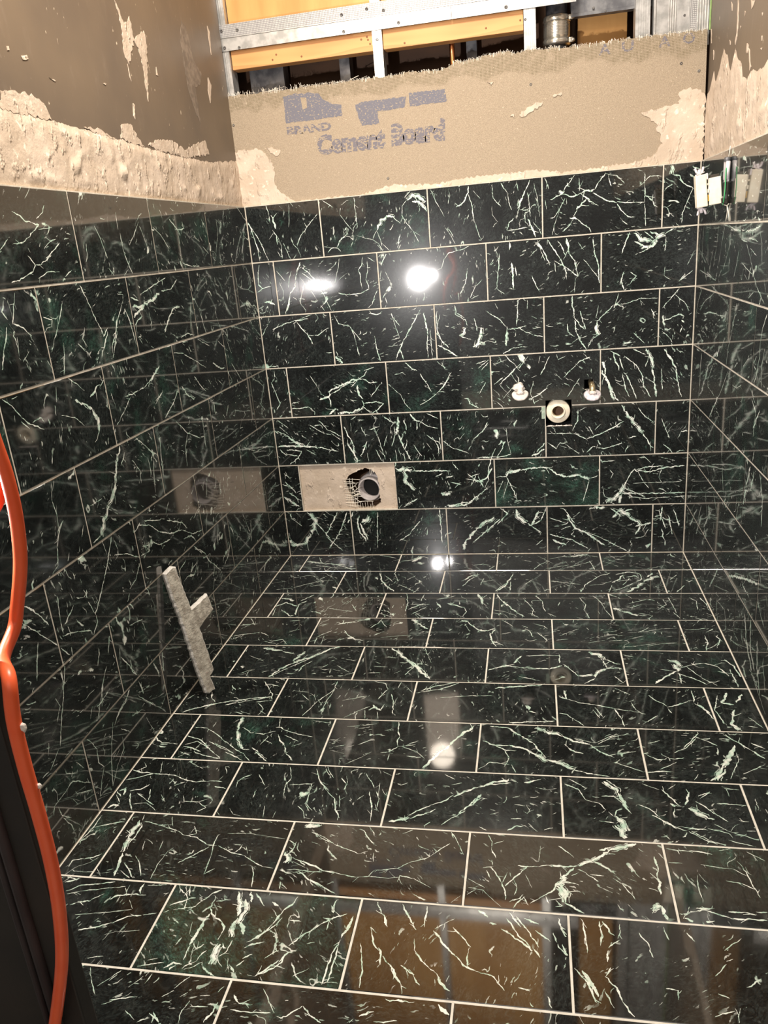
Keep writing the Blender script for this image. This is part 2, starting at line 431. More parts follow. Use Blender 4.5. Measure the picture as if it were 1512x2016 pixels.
# vein traces on each surface: width, then u,v pairs, all in tenths of a millimetre
VEINS = """B:19,-29,10550,45,10361,134,10135,179,9874,243,9610,247,9255
B:16,-35,10514,125,10209,305,9900,381,9710,451,9481,534,9243
B:15,649,10759,697,10522,695,10305
B:35,757,10517,820,10331,848,10147
B:19,743,10120,844,9965,850,9708
B:12,879,9926,950,9700,935,9275
B:12,1018,9749,1092,9541,1198,9255
B:15,2120,10432,1922,10253,1741,10071,1535,9853,1426,9624
B:12,1254,9858,1331,9669,1437,9550,1521,9248
B:12,1377,9389,1240,9270
B:8,1316,10753,1283,10399,1239,10150
B:12,826,9525,935,9275
B:8,1681,9567,1595,9353
B:15,2318,9369,2430,9488,2609,9491
B:27,2611,9509,2686,9666,2814,9764,2940,9843
B:23,2870,9921,2917,10007
B:12,2609,9491,2695,9375
B:8,2217,9541,2432,9506
B:11,3217,10757,3216,10477,3231,10229,3232,9962
B:41,3777,9862,3865,9996,3973,10129,4130,10185,4322,10203
B:11,3659,9622,3708,9743,3775,9844,3870,9604,3893,9423
B:8,3206,9767,3431,9677,3658,9615,3803,9502,3937,9257
B:11,3864,9533,4096,9298
B:11,3762,9470,3868,9353,3937,9257
B:52,4690,10570,4848,10676,5031,10625,5207,10472
B:37,4835,10505,5021,10489,5193,10266
B:30,5126,10376,5228,10228
B:11,4690,10570,4548,10427,4529,10185,4645,9965,4818,9738,4949,9444
B:7,4818,9738,4999,9617
B:19,4435,9700,4383,9526,4331,9351
B:8,2760,10376,2928,10113,3102,9901
B:8,2296,10770,2441,10669,2586,10568
B:16,206,9202,143,8904,126,8639,216,8537,492,8574
B:12,236,8535,102,8468,8,8398
B:32,222,8132,391,8139,546,8051
B:24,383,8082,484,8210
B:12,7,7952,208,8036
B:23,1472,9177,1369,8999,1285,8818
B:20,1285,8818,1228,8520,1036,8305
B:28,1036,8305,986,8079,841,7759
B:12,1160,8959,1073,8759,1019,8497
B:20,1494,9027,1642,8903,1765,8744,1872,8624
B:12,1606,8944,1821,8703,1996,8464
B:12,1476,8879,1736,8671,1875,8473,2055,8270,2115,8076,2243,7761
B:8,1402,8772,1557,8534,1732,8294,1832,8096
B:12,1521,8574,1378,8243,1332,8035,1470,7814,1438,7719
B:12,714,8993,854,8813,941,8693
B:8,753,8669,846,8434,832,8166
B:12,1129,8222,1242,8137
B:8,1936,7936,2041,7775
B:8,2629,9197,2571,8944,2427,8526
B:15,3306,9180,3266,8964,3155,8825,3203,8710,3202,8487,3224,8299
B:12,3433,9060,3429,8804,3346,8551,3411,8397,3413,8285
B:16,2497,8239,2693,8187,2892,8172,3174,8190,3421,8285
B:11,3460,9150,3645,9026
B:19,3654,8230,3558,8050,3483,7866
B:8,3483,7866,3290,7728
B:23,4010,9197,3901,9060,3829,8901
B:15,3878,9243,3729,9092
B:12,3819,8774,3751,8447
B:8,3932,8729,4063,8424
B:12,3873,8027,3917,7836
B:8,608,9875,773,10044
B:10,5361,10787,5492,10446,5653,10147,5698,10048
B:10,5862,10694,5879,10552,5818,10369
B:25,6392,10761,6384,10599,6248,10377,6040,10255
B:15,6382,10552,6469,10264,6502,9882,6658,9390
B:10,5707,9759,5850,9554,5964,9302
B:15,5808,9727,5924,9500
B:10,6511,10634,6701,10430
B:15,7013,10772,7048,10398,7238,10171
B:10,7001,10192,7008,9980,7150,9779
B:15,7258,10749,7422,10503,7464,10267,7532,10051
B:15,7674,10755,7716,10522
B:30,7911,10504,7808,10283,7680,10085
B:15,8038,10766,7911,10504
B:15,7959,10453,8002,10219,8019,9844
B:20,7753,10032,7973,10012
B:10,8133,10666,8223,10291,8263,9823
B:25,7575,9836,7448,9729,7392,9544
B:15,7392,9544,7617,9549,7939,9578
B:30,7944,9781,8039,9608,8156,9313
B:15,8090,9697,8258,9494,8328,9275
B:15,8180,9264,8321,8869,8393,8670
B:15,8424,10775,8516,10493
B:20,9187,10770,8996,10540,8900,10412
B:44,8780,10400,8923,10364
B:20,8899,10367,8706,10270,8561,10214
B:25,8923,10341,9138,10230,9376,10322
B:34,9376,10322,9566,10350,9684,10362
B:19,9684,10362,9754,10468,9871,10615,9987,10738
B:15,9987,10738,10267,10644,10456,10447
B:19,10057,10709,10082,10528,10130,10411
B:25,9329,10304,9495,10198,9591,10098
B:24,9661,10296,9851,10165,10064,10055,10277,9990
B:34,9495,10152,9424,10067,9233,9923
B:20,9519,10127,9710,10018,9829,9939
B:15,10276,10013,10652,9956,10977,9949
B:20,10277,9967,10397,9774,10565,9621,10729,9607
B:19,10960,10644,10968,10310,10977,9949
B:29,10997,10105,11138,10002,11236,9813
B:15,10997,10083,11229,10039
B:14,10965,10444,11099,10565,11443,10532
B:15,10979,9904,11016,9352
B:15,8946,10225,8800,9962,8653,9766,8555,9751
B:10,8800,9962,8650,9555,8599,9324
B:45,9064,9730,9256,9666
B:20,9257,9921,9160,9744
B:25,9160,9675,8990,9479,8868,9395
B:20,9256,9666,9425,9512,9569,9430,9618,9309
B:10,8416,10227,8461,9992
B:15,9305,10691,9319,10373
B:38,11637,10820,11624,10559
B:19,11647,10556,11830,10495,11928,10309,12160,10176
B:14,12160,10176,12038,9853,11934,9592,11921,9343
B:14,11521,10258,11655,10312,11476,10218
B:10,11537,9763,11650,9843
B:15,6345,9223,6188,9162,5773,9098,5634,8937
B:10,5634,8937,5542,8696,5383,8658
B:10,6213,9136,6154,8994
B:16,6276,8639,6195,8247,6024,7957
B:10,6664,8312,6448,8103,6306,7836
B:10,6543,7895,6331,7809
B:25,7458,9228,7452,9036
B:10,7028,9167,7121,8917,7137,8671
B:15,7173,8961,7100,8329,7064,8033,7264,7869
B:31,7492,8692,7508,8348,7523,8000
B:15,7590,8587,7609,8340
B:15,8037,8308,8132,8054,8230,7874
B:30,8203,9166,8323,8965
B:25,8348,8963,8443,8715,8541,8610
B:15,8153,9171,8250,9019
B:20,8450,9241,8643,8939,8838,8635,8983,8285
B:15,8640,8603,8687,8356
B:25,8744,9169,8841,9019,8937,8772
B:35,8940,9248,9012,9005,9035,8812
B:25,9035,8812,9181,8608,9279,8214
B:15,8640,8651,8935,8483,9180,8270,9279,8190
B:15,9205,8171,9179,7781
B:20,9666,9140,9692,8854,9815,8463,9844,7880
B:15,9426,8637,9621,8382,9818,8125
B:10,9280,9078,9425,8876
B:15,8935,8483,8957,8141
B:25,10619,9247,10528,9022,10415,8701
B:44,10737,9214,10907,9014,11190,8967
B:39,10912,8803,11194,8827,11331,8955
B:44,11283,9006,11513,9102
B:24,11513,9102,11763,9251
B:30,10742,8981,11006,8842
B:20,10773,8649,11055,8744,11287,8889
B:15,10996,9215,11236,9010
B:29,11137,9203,11374,9091
B:15,11539,9031,11525,8753
B:25,10494,8266,10426,8031,10479,7760
B:15,10448,8126,10379,7889
B:15,10639,8207,10809,8098,10622,7871
B:10,11541,8281,11525,8044,11694,7936
B:15,12066,8051,11909,7872,12250,8132
B:10,12275,8622,12103,8285
B:16,5852,7664,5864,7407,6146,7233,6191,7075
B:37,6136,7026,5991,6774
B:21,5991,6774,6279,6678
B:21,6385,7269,6474,6901
B:48,6583,6997,6517,6689,6427,6432
B:32,6592,6580,6322,6465
B:16,6732,7450,6935,7309,7138,7167,7337,6897
B:21,7643,7691,7606,7289,7573,6985
B:21,7337,6897,7596,6906,7856,6967
B:37,7310,6873,7281,6433
B:21,7623,6930,7851,6787,8056,6697,8311,6629
B:16,7897,7673,7891,7422
B:16,5333,6973,5425,6704,5627,6480
B:21,5309,6579,5571,6430,5933,6169
B:21,7868,6372,7478,6369,7105,6181
B:11,5341,7545,5302,7341
B:10,6999,7635,7071,7478
B:26,9104,7687,9153,7336,9177,7083
B:26,9177,7083,9327,6871,9453,6762
B:26,9177,7033,9226,6725,9327,6464,9504,6222
B:21,9327,7274,9478,6760
B:16,8975,6945,8999,6714,9176,6575
B:21,9554,6244,9629,6445,9878,6633
B:46,9776,6943,9753,6742,9853,6584
B:15,9776,6943,9973,7130,10216,7362
B:10,9823,7389,9751,7045
B:15,10359,7671,10265,7358
B:15,10216,7362,10558,7387,10895,7486,11377,7477
B:10,10920,7460,10972,7309
B:15,11217,7194,11319,6990
B:15,10769,6577,10920,6416,11071,6280
B:16,8392,6932,8595,6893
B:15,11939,7702,11803,7543,11505,7199
B:15,11803,7543,12072,7330,12202,7078
B:25,11540,6876,11778,6935,11942,7022,12065,6940
B:35,12021,6845,12095,6790
B:25,12053,6645,11985,6525
B:15,11525,6579,11700,6418,11802,6261
B:10,12275,7024,12206,6980
B:15,-18,7655,354,7726
B:20,379,7339,785,7481,1127,7555,1510,7577
B:20,1127,7555,1274,7305,1454,7101,1575,6827
B:15,1454,7101,1757,7082,2082,7277
B:15,338,7607,115,7307,10,7119
B:10,1205,7574,1625,7688
B:20,1953,6561,2180,6548
B:59,2205,6546,2266,6396,2382,6292
B:35,2331,6295,2470,6164
B:15,2298,7643,2419,7375,2734,7283,2954,6983,3066,6857
B:15,2779,7233,2875,6940,2948,6405
B:19,3359,7618,3550,7559,3724,7594
B:19,3472,6951,3492,6615,3580,6199
B:14,4014,7574,4106,7194,4201,6858
B:14,4011,7528,4227,7186
B:24,4886,7631,4698,7342,4427,6938,4204,6572,4027,6198
B:19,4200,6524,4297,6182
B:33,4949,7511,5020,7135,5053,6899
B:19,5029,6900,5004,6524,5007,6190
B:14,5110,7036,5131,6230
B:14,5880,7631,5894,7447,6122,7294
B:14,5326,7439,5316,6882,5490,6589
B:19,5322,6576,5601,6417,5876,6187
B:9,5330,7115,5421,7433
B:20,17,6227,416,6255
B:10,650,6440,708,6288
B:15,266,6113,239,5913
B:15,553,6097,625,5842
B:15,113,5768,223,5406,315,5093,181,4892
B:25,1860,5249,2187,5409,2407,5548,2777,5678
B:35,1587,5135,1968,5294
B:30,1873,5374,2305,5553,2626,5686,2984,5717
B:20,2777,5678,3044,5813,3133,5955
B:20,2984,5717,3225,5580,3428,5595
B:15,3057,5960,3366,6041
B:35,2814,5527,2815,5277,2926,5096
B:25,2923,5070,2960,4917,2844,4770
B:40,2846,4796,2529,4708,2113,4701
B:20,2965,4968,3325,5001,3573,4939,3354,4747,3139,4630
B:20,2930,4868,3141,4655
B:15,3186,5158,3524,5540
B:35,2077,4857,1850,4687
B:20,1909,5221,1927,4915
B:25,666,4922,929,4910,1198,4949
B:15,1198,4949,1389,4786,1371,4631
B:15,685,5076,954,5114
B:10,1363,5903,1535,5593,1661,5334
B:15,1610,5337,1805,5226
B:15,2606,5488,2773,5629
B:15,3749,5528,4097,5188,4226,4908,4386,4700
B:24,4735,5770,4823,5619,4911,5468
B:15,4911,5468,5043,5216
B:15,5605,5626,5394,5345,5187,5159
B:15,5187,5159,4929,4974,4671,4837
B:15,3969,5787,4247,5846
B:19,4318,6133,4500,5929,4643,5872
B:14,6391,5968,6680,6046
B:24,6009,4996,6175,4914
B:19,6175,4914,6147,4817,6478,4628
B:14,5388,6072,5473,5875
B:14,6749,5995,6526,5769
B:14,6655,5426,6450,5096
B:26,91,4215,346,4099,641,3875,895,3759
B:31,440,3989,735,3765,1150,3643
B:31,81,3736,460,3722,889,3706,1363,3635
B:26,1366,3662,1728,3569,2013,3506
B:21,338,3620,816,3549,682,3339,384,3132
B:21,121,3628,263,3461,689,3392
B:16,983,3596,1282,3398
B:15,140,4581,480,4305
B:15,192,4369,453,4095
B:20,1465,4524,1745,4200,2141,3975
B:15,1183,4380,1575,4102,1833,4039
B:10,1838,4092,2178,3816
B:16,1213,3267,1302,3102
B:16,86,3359,-56,3526
B:25,2278,4282,2356,4019,2507,3699,2507,3435
B:31,2329,3758,2502,3382,2608,3113
B:25,2789,3635,2897,3684,2707,3322
B:15,2796,4260,2921,3944
B:25,2933,3787,2831,3529
B:15,3207,4243,3325,3824,3478,3190
B:15,2925,3420,2948,3101
B:15,3194,3516,3370,3140
B:25,3539,4535,3827,4319
B:40,3970,4516,3946,4212,3900,3957
B:30,3951,3955,4033,3693,4094,3483
B:25,4194,3790,4120,3482,4275,3162
B:20,3819,4217,3849,3959,3718,3601
B:15,3594,3969,3461,3610
B:20,4138,4407,4216,4098
B:15,3637,3237,3650,3078
B:15,3813,3493,3835,3125
B:15,4061,3379,4092,3116
B:30,4327,4576,4490,4392,4637,4335
B:15,4637,4335,4877,4173,5173,4109
B:25,4537,4339,4519,4086
B:15,4853,4578,5191,4412
B:20,4810,3920,5001,3759,5195,3649
B:15,5195,3649,5233,3441
B:15,4385,3628,4614,3255
B:10,4793,3664,4931,3452
B:15,2712,4469,2918,4461
B:15,2506,4478,2670,4574
B:15,3044,4146,3360,4236
B:10,3298,3512,3487,3295
B:10,2569,4062,2682,4161
B:15,2476,3117,2697,3216
B:25,10138,6127,10429,5962
B:35,9897,5992,10022,5635,10000,5384
B:36,9925,5590,10149,5122,10252,4707
B:25,10074,5279,10300,4808,10399,4700
B:25,10235,6072,10286,5821,10411,5564
B:20,10405,5913,10532,5507,10682,5247,10887,4728
B:20,10525,5956,10865,5688,11066,5327
B:20,10485,5459,10590,4998,10691,4789
B:40,11093,6120,11266,5864,11298,5564
B:30,11298,5564,11356,5211,11417,4753
B:20,11015,5430,11072,5075,11273,4760
B:35,11613,6088,11762,5835,11915,5530
B:25,11915,5530,11975,5179,12088,4720
B:15,11536,5551,11579,4948
B:20,10760,6139,11097,5972
B:15,11193,5917,11106,5625
B:16,5261,6107,5510,5885
B:16,5545,5569,5316,5264
B:26,6092,4960,6189,4796
B:16,6189,4796,6470,4622
B:16,6762,6073,6444,5833
B:10,5661,5773,5431,5417
B:10,8226,6090,8173,5890
B:21,7671,5919,7359,5628,7043,5334
B:15,7877,6110,7617,5768
B:15,8475,6075,8320,5729,8217,5556
B:15,9362,5923,9115,5685,8866,5445
B:25,9606,5984,9313,5876
B:15,9312,5395,9163,5173,8962,4873
B:21,8413,5160,8208,5014,7952,4870
B:16,8013,5387,7929,5028,8050,4708
B:10,7451,5261,7132,4910
B:10,8674,6114,8721,5960,8920,6049
B:10,7964,5493,8116,5536
B:10,6883,5912,7270,6043
B:16,6888,5342,7152,5536
B:16,5281,3747,5537,3488,5802,3394,6066,3301
B:11,7184,4107,7223,3672,7315,3229
B:11,6689,4182,6468,3947
B:21,7315,3229,7075,3155,6275,3154
B:26,8313,3548,8075,3257
B:32,8310,3358,7916,3125
B:16,9261,4494,9261,4179,9109,3866
B:15,9511,4561,9311,4466
B:31,10475,4568,10576,4382
B:36,10576,4382,10727,4167,10904,3950
B:41,10904,3950,11081,3733
B:26,11081,3733,11235,3463,11413,3244
B:21,10557,4096,10262,3925,9865,3729,9513,3610
B:16,9513,3610,9159,3784,8394,3815
B:21,8390,3545,8645,3346,8750,3531,8903,3472
B:11,8903,3472,9311,3159
B:21,9514,3206,9691,3388,9969,3297,10518,3437
B:16,9158,3273,9311,3186
B:21,10693,3377,10598,3167
B:26,10689,3590,10911,3634
B:15,10941,4468,11142,4201,11391,4008
B:15,11581,4129,11687,3865,11819,3546
B:26,11767,3653,11819,3546
B:25,12128,3717,12319,3735
B:21,11655,3368,11856,3201
B:10,9913,4045,9739,3867
B:22,4961,3843,5135,3586,5146,3306
B:16,4955,3313,5026,3141
B:16,4895,2805,5442,2759
B:22,5563,2982,5716,2779
B:28,5295,2103,5180,2019
B:16,6031,2542,6360,2646
B:22,5982,2657,6294,2364
B:16,6250,2592,6072,2255
B:16,5919,2489,6243,2422
B:33,6348,2362,6571,2526,6743,2803
B:22,6570,2498,6186,2367
B:28,5297,1637,5715,1686,5993,1738,6276,1934,6558,2185
B:16,5577,2211,5750,2379
B:16,4991,2573,5218,2681
B:16,5952,2028,6004,1969
B:27,6813,2519,7161,2537
B:38,7160,2509,7218,2648,7591,2720
B:27,7591,2720,7908,2766,8223,2783,8431,2749
B:32,8431,2749,8637,2576,8948,2455
B:37,8948,2455,9310,2500,9593,2381
B:21,9593,2381,9874,2483
B:16,9593,2353,9414,1657
B:22,7160,2509,7361,2049,7460,1761
B:16,7050,2399,6876,2005
B:11,7210,2394,7032,1828
B:16,8327,2752,8429,2582
B:21,10882,2671,10736,2457,10590,2131
B:48,10615,2186,10518,1911
B:53,10518,1911,10341,1804,10087,1613
B:37,10493,1856,10446,1605
B:26,10882,2671,10934,2587,11334,2548,11629,2647,12265,2723
B:21,10908,2616,11181,2688,11676,2726
B:16,11629,2647,11563,2378,11643,2212
B:16,10985,2559,11143,2226,11298,2056
B:10,10842,2207,11193,2224,12187,2223
B:21,10543,1910,11101,1896,11703,1880,12299,1892
B:16,10698,1795,11206,1727,12303,1782
B:16,10591,2076,11204,1782
B:21,9921,2974,9973,2864
B:16,9922,2893,10326,2933
B:10,11097,3068,11327,2819
B:16,10178,2639,10280,2526,10181,2364
B:11,9979,2148,10033,1811
B:10,11853,1876,11598,2048
B:63,113,1527,234,1382
B:45,-8,955,72,468,296,368
B:54,59,371,537,414,811,749
B:54,811,749,1006,1224,762,1513
B:27,844,1417,1240,838,1440,547
B:27,1771,1492,1322,741
B:27,2089,1486,1793,829,1362,258
B:18,1312,645,1816,155
B:18,182,1335,519,1042
B:44,2269,1482,2096,1109
B:35,2387,1292,2432,819,2628,483
B:35,2459,1103,2678,530
B:79,2550,1101,2796,1331
B:18,3077,1465,2970,239
B:26,4427,1160,4041,700,3711,468
B:26,5060,1515,5081,403
B:51,6757,1207,6410,1031,6187,805
B:43,6187,805,5871,486,5724,160
B:26,6924,1158,6573,845,6039,390
B:26,6936,1519,7140,1335,6833,978
B:59,7395,1464,7431,1239,7717,1007
B:25,7759,1007,8170,682
B:25,8306,1489,8176,1089,7799,915
B:34,8099,1404,7883,959
B:17,8208,454,7995,273
B:34,8918,1254,9161,847,9569,615,10059,247
B:25,8838,1477,9161,981
B:25,8418,633,9078,442,9570,162
B:17,8425,1174,8916,986
B:17,9243,801,9895,520,10709,58
B:34,8499,450,8912,261
B:50,10447,1398,10768,1172
B:41,10768,1172,11091,902
B:33,11092,858,10939,594
B:33,10933,861,11405,941
B:25,10208,1447,10530,1177
B:25,11588,1374,11804,758
B:25,11867,1194,12006,578
B:25,11686,760,11821,225
B:25,12016,1364,12191,839
B:25,11702,1458,11638,1024
B:26,142,2833,348,2643
B:27,153,2557,473,2177
B:36,0,2095,508,1708
B:27,243,2183,623,1893
B:18,48,2467,405,2364
B:68,3766,2856,4283,2840
B:51,4022,2804,4075,2355
B:43,4082,2444,4322,2168
B:26,4390,1894,3933,1631
B:25,4280,2796,5474,2758
B:25,5292,2543,5549,2580
B:34,5238,1602,5840,1634,6102,1763
B:25,6134,2474,6465,2376
B:25,6305,2557,6458,2200
B:17,5454,2405,5788,2307
B:43,5135,2056,5432,2004
F:22,646,-445,1215,-599,1847,-821,2379,-1172
F:34,726,-518,1234,-670,2076,-825
F:17,1096,-809,1782,-1028,2476,-1106
F:17,1042,-161,1215,-599
F:11,979,-1016,1519,-885
F:11,1548,-1229,1651,-957
F:17,2751,66,3185,-92,3618,-289
F:22,3748,-575,4148,-442,4286,-232
F:77,4168,-583,4306,-375,4446,-164
F:44,4344,-656,4528,-797
F:22,4446,-164,4660,-311
F:11,5326,-605,5724,-817
F:16,845,-2515,1157,-2268,1583,-2017,1951,-1956
F:11,639,-1817,1033,-1624,1387,-1693
F:11,29,-2200,324,-2074
F:11,304,-2009,492,-2075
F:10,1355,-2393,1757,-2270
F:10,336,-2637,845,-2515
F:26,3291,-1450,3439,-1966
F:31,3401,-1903,3638,-2339,3943,-2759
F:16,3451,-1583,3806,-2094
F:16,3754,-1455,3965,-2095
F:15,3994,-2280,4291,-2522,4589,-2818
F:31,5923,-1983,6058,-1735,6204,-1610
F:20,5906,-2407,6030,-2045,6308,-1611
F:15,6403,-2349,6476,-1864
F:16,4209,-1971,4428,-1657
F:40,687,-3234,969,-3291,1109,-3405
F:35,690,-3746,933,-3520,1312,-3741
F:29,915,-3965,1284,-4336,1384,-4335
F:30,1419,-4282,1331,-3630,1527,-3403
F:25,1318,-3404,1626,-2997
F:15,779,-4343,726,-3857
F:29,1811,-4064,1968,-4084,2154,-4220
F:15,2259,-3843,2536,-3949,3008,-4051
F:15,2888,-3618,3095,-3996
F:10,2711,-3619,2840,-3282
F:14,3724,-3936,3986,-4040,4175,-4298
F:15,3693,-3502,3931,-3719
F:14,3763,-4147,4136,-4350
F:19,4353,-2934,4462,-3497,4470,-4034
F:24,4550,-3928,4713,-3713,4977,-3494
F:14,4552,-3606,5088,-3602
F:19,4684,-4188,4887,-3925,5053,-3710
F:14,4772,-4135,4992,-4358
F:20,4859,-2956,4816,-3385
F:33,5565,-3544,5816,-3650,6066,-3808
F:14,6066,-3808,6130,-4016,6061,-4323
F:15,5483,-3215,5761,-3045
F:15,5244,-3271,5576,-3158
F:34,6366,-2953,6506,-3266,6525,-3591
F:15,6503,-3211,6635,-2987
F:24,-13,-4976,200,-4871,532,-4814
F:14,224,-4509,468,-4917
F:19,90,-5516,395,-5412,750,-5308
F:19,142,-5123,268,-4920
F:18,775,-5307,1056,-5494
F:14,1148,-5774,1496,-5672,1660,-5898
F:19,1377,-4647,1659,-4591
F:14,1523,-5291,1802,-5091
F:14,112,-5706,284,-5511
F:14,1006,-5777,1380,-5906
F:14,2360,-5557,2498,-5366,2686,-5170
F:18,2399,-5879,2383,-5557
F:13,2583,-5874,2546,-5459
F:33,2770,-4825,2962,-4722,3239,-4667
F:19,3239,-4667,3537,-4481
F:19,2880,-4572,2878,-4774
F:19,2243,-4934,2493,-4780
F:23,3016,-5163,3219,-5444,3443,-5624
F:18,3352,-5626,3635,-5665
F:18,3854,-5382,4094,-5189
F:9,4062,-5517,4498,-5414,4897,-5359
F:23,3886,-4557,4034,-4852,4098,-4949
F:46,4728,-4493,4896,-4690
F:32,4896,-4690,5060,-4882,5215,-5023
F:32,6031,-4523,6221,-4619
F:27,6221,-4619,6425,-4952,6701,-5134
F:13,6138,-4717,6305,-5142
F:16,6076,-891,6391,-828,6606,-899
F:16,6570,-1229,6768,-969
F:21,8385,-459,8808,-262,9066,-309
F:48,9014,-308,9280,-203,9543,-140
F:21,9538,-209,9838,-326
F:16,7911,-1247,8066,-923,8382,-595
F:16,8267,-1187,8575,-1062,8935,-937
F:16,8979,-1068,9397,-814,9663,-620
F:21,9562,-618,9635,-1014,9665,-1271
F:11,7545,-510,7861,-652
F:11,8021,-174,8480,-798
F:11,10040,-358,10554,-301,10864,-240
F:10,9961,-692,10243,-894
F:15,11135,-1228,11441,-1106,11647,-1020
F:10,10786,-903,11137,-844
F:10,11595,-723,11876,-793
F:21,6134,-1736,6328,-1548
F:20,7327,-1495,7237,-1992
F:35,7234,-1870,7122,-2352,6913,-2702
F:20,7265,-2114,7254,-2702
F:20,7119,-2233,6842,-2759
F:15,6463,-2109,6760,-1989
F:15,7662,-2295,7858,-1996
F:20,8398,-2060,8783,-2182,9209,-2301
F:24,9178,-2815,9351,-2302,9563,-2008
F:25,9563,-2008,9778,-1708,10085,-1526
F:15,9442,-2360,9778,-2304,10082,-2071
F:30,10071,-2188,10283,-1953,10410,-1653
F:30,10375,-1530,10622,-1471,10895,-1597
F:25,10895,-1597,10897,-1958,10734,-2133
F:25,10486,-1835,10737,-1717,10810,-1898
F:24,10022,-2703,10264,-2591,10627,-2249
F:20,10218,-2130,10419,-2014,10607,-2015
F:20,10335,-2363,10574,-1896
F:58,10372,-2870,10639,-2535,10913,-2193
F:49,10921,-2134,11194,-1841,11417,-1759
F:35,11053,-1840,11236,-1539
F:20,10218,-1651,10471,-1531
F:19,9920,-2815,10054,-2362
F:15,11633,-2022,11876,-1668
F:14,12047,-2025,12117,-2141,12230,-2026
F:19,11686,-2814,11963,-2369
F:14,12219,-2922,12360,-2759
F:39,6365,-2953,6478,-3211,6541,-3484
F:24,6900,-2986,7058,-3372,7208,-3692
F:33,7058,-3372,7255,-3692,7446,-4052
F:28,7446,-4052,7675,-4301
F:14,6798,-3905,7125,-4005,7450,-4254
F:14,7621,-3206,7809,-3635,7901,-3894,7854,-4249
F:14,7810,-4099,8032,-4345
F:19,7951,-3040,8135,-3367,8153,-3737,8216,-3993
F:14,8259,-4093,8477,-4290
F:14,8541,-3681,8595,-3417
F:14,9113,-3146,9269,-3571,9205,-3881,9304,-4376
F:14,9488,-3036,9645,-3358,9736,-3875,9870,-4319
F:13,9002,-4332,9299,-4453
F:14,9600,-3359,9763,-3568
F:41,9943,-3772,10087,-3872,10125,-3922
F:40,10145,-3942,10324,-4088,10527,-4184
F:13,10527,-4184,10736,-4210
F:23,10345,-3511,10579,-3406,10865,-3246
F:28,10865,-3246,11052,-3330
F:14,10360,-3768,10692,-3561
F:13,10541,-4066,10864,-4209,10759,-4355
F:14,11041,-3862,11303,-3556,11263,-3244
F:14,11412,-3138,11459,-3657,11479,-4055
F:18,11402,-4007,11514,-4344
F:14,11939,-3136,12074,-3345,12021,-3852
F:18,12200,-3135,12291,-3549,12339,-4141
F:22,12284,-3800,12350,-4189
F:22,6347,-4810,6544,-5091,6764,-5086,6934,-4942
F:26,6812,-5178,6877,-5628,7015,-5886
F:22,6936,-4989,6860,-5269
F:17,6920,-5627,7182,-5838
F:9,7078,-5264,7335,-5167
F:13,7096,-4507,7280,-4698,7394,-4886
F:22,7635,-4882,7810,-5111,7874,-5381
F:17,7982,-5153,8148,-5419,8229,-5594
F:13,7898,-4687,8158,-4825,8242,-4963
F:9,7683,-5519,7810,-5604,7979,-5512
F:13,8439,-5545,8733,-5476
F:9,9587,-5118,9928,-5021
F:9,9791,-4701,9998,-4744
F:9,10176,-4648,10464,-4689
F:9,9486,-5343,9910,-5201
F:13,9672,-5557,10001,-5505
F:12,9965,-5846,10372,-5751,10741,-5657
F:8,9176,-5656,9594,-5516
F:12,10860,-5654,11222,-5602
F:9,10413,-5101,10971,-4909,11346,-4857
F:8,10127,-5459,10513,-5276
F:8,10526,-5788,10860,-5654
F:9,8530,-5321,8792,-5090,9011,-4948
F:13,11513,-4944,11821,-4910,12034,-4843
F:25,11990,-5067,12186,-4885
F:25,11898,-5330,11926,-5584,11767,-5998
F:21,12152,-5238,12233,-5407,12067,-5828
F:21,12127,-4976,12268,-5061
F:16,11821,-5916,12008,-5747,12158,-5578
F:44,1119,-6125,1380,-6207,1669,-6243
F:26,1683,-6286,2040,-6407
F:39,2094,-6746,2220,-6401,2273,-6269
F:34,1708,-7488,1898,-7123,2119,-6828
F:39,2119,-6828,2413,-6609,2701,-6343
F:31,2701,-6343,2870,-6120,3115,-6006
F:17,1746,-7471,2060,-7076,2535,-6562,2881,-6163
F:25,2368,-7226,2397,-7024,2450,-6899
F:17,2450,-6899,2580,-6729
F:13,2657,-7014,2916,-7005,3015,-6879
F:17,3157,-7274,3130,-7077
F:12,3241,-6912,3612,-7218
F:13,3390,-6618,3669,-6692
F:13,958,-7360,1091,-7234,1253,-7187
F:13,1132,-7472,1127,-7273
F:9,886,-6529,1336,-6771
F:38,4418,-6031,4628,-6241,4894,-6569
F:33,4894,-6569,5092,-6766,5337,-7035
F:24,5337,-7035,5572,-7446
F:20,4960,-7010,5130,-6885,4960,-7282
F:17,4750,-6737,4961,-6730
F:17,4149,-6717,4292,-6794
F:17,4069,-6637,4147,-6593
F:12,4145,-6920,4489,-6948
F:12,4039,-7240,4364,-7189
F:13,4404,-6460,4632,-6536
F:13,5241,-5965,5443,-6550,5504,-6711
F:27,179,-9052,434,-8868,815,-8675
F:28,678,-8751,1035,-8594,1531,-8464
F:24,1075,-8697,1514,-8535,1957,-8372
F:20,1477,-8431,1793,-8380,2069,-8331
F:20,1771,-8558,2114,-8471
F:20,538,-8148,654,-8434,787,-8606
F:15,1824,-8590,2025,-8820,1984,-9056
F:15,1967,-8891,2080,-8985
F:24,941,-7905,1096,-8085
F:16,1808,-7792,2096,-7892
F:16,1698,-7720,2034,-8225,2103,-8436
F:8,163,-8239,431,-8152
F:12,76,-8534,194,-8311
F:16,3429,-7610,3423,-8017,3168,-8454
F:15,3168,-8454,3083,-8732,2970,-9036
F:12,3150,-8386,3274,-8553
F:12,3014,-8180,3120,-8422
F:12,2730,-8193,2960,-8430
F:12,3446,-7943,3367,-8445,3352,-8852
F:8,2609,-8482,2889,-8468
F:12,3715,-8393,3976,-8311,4230,-8194
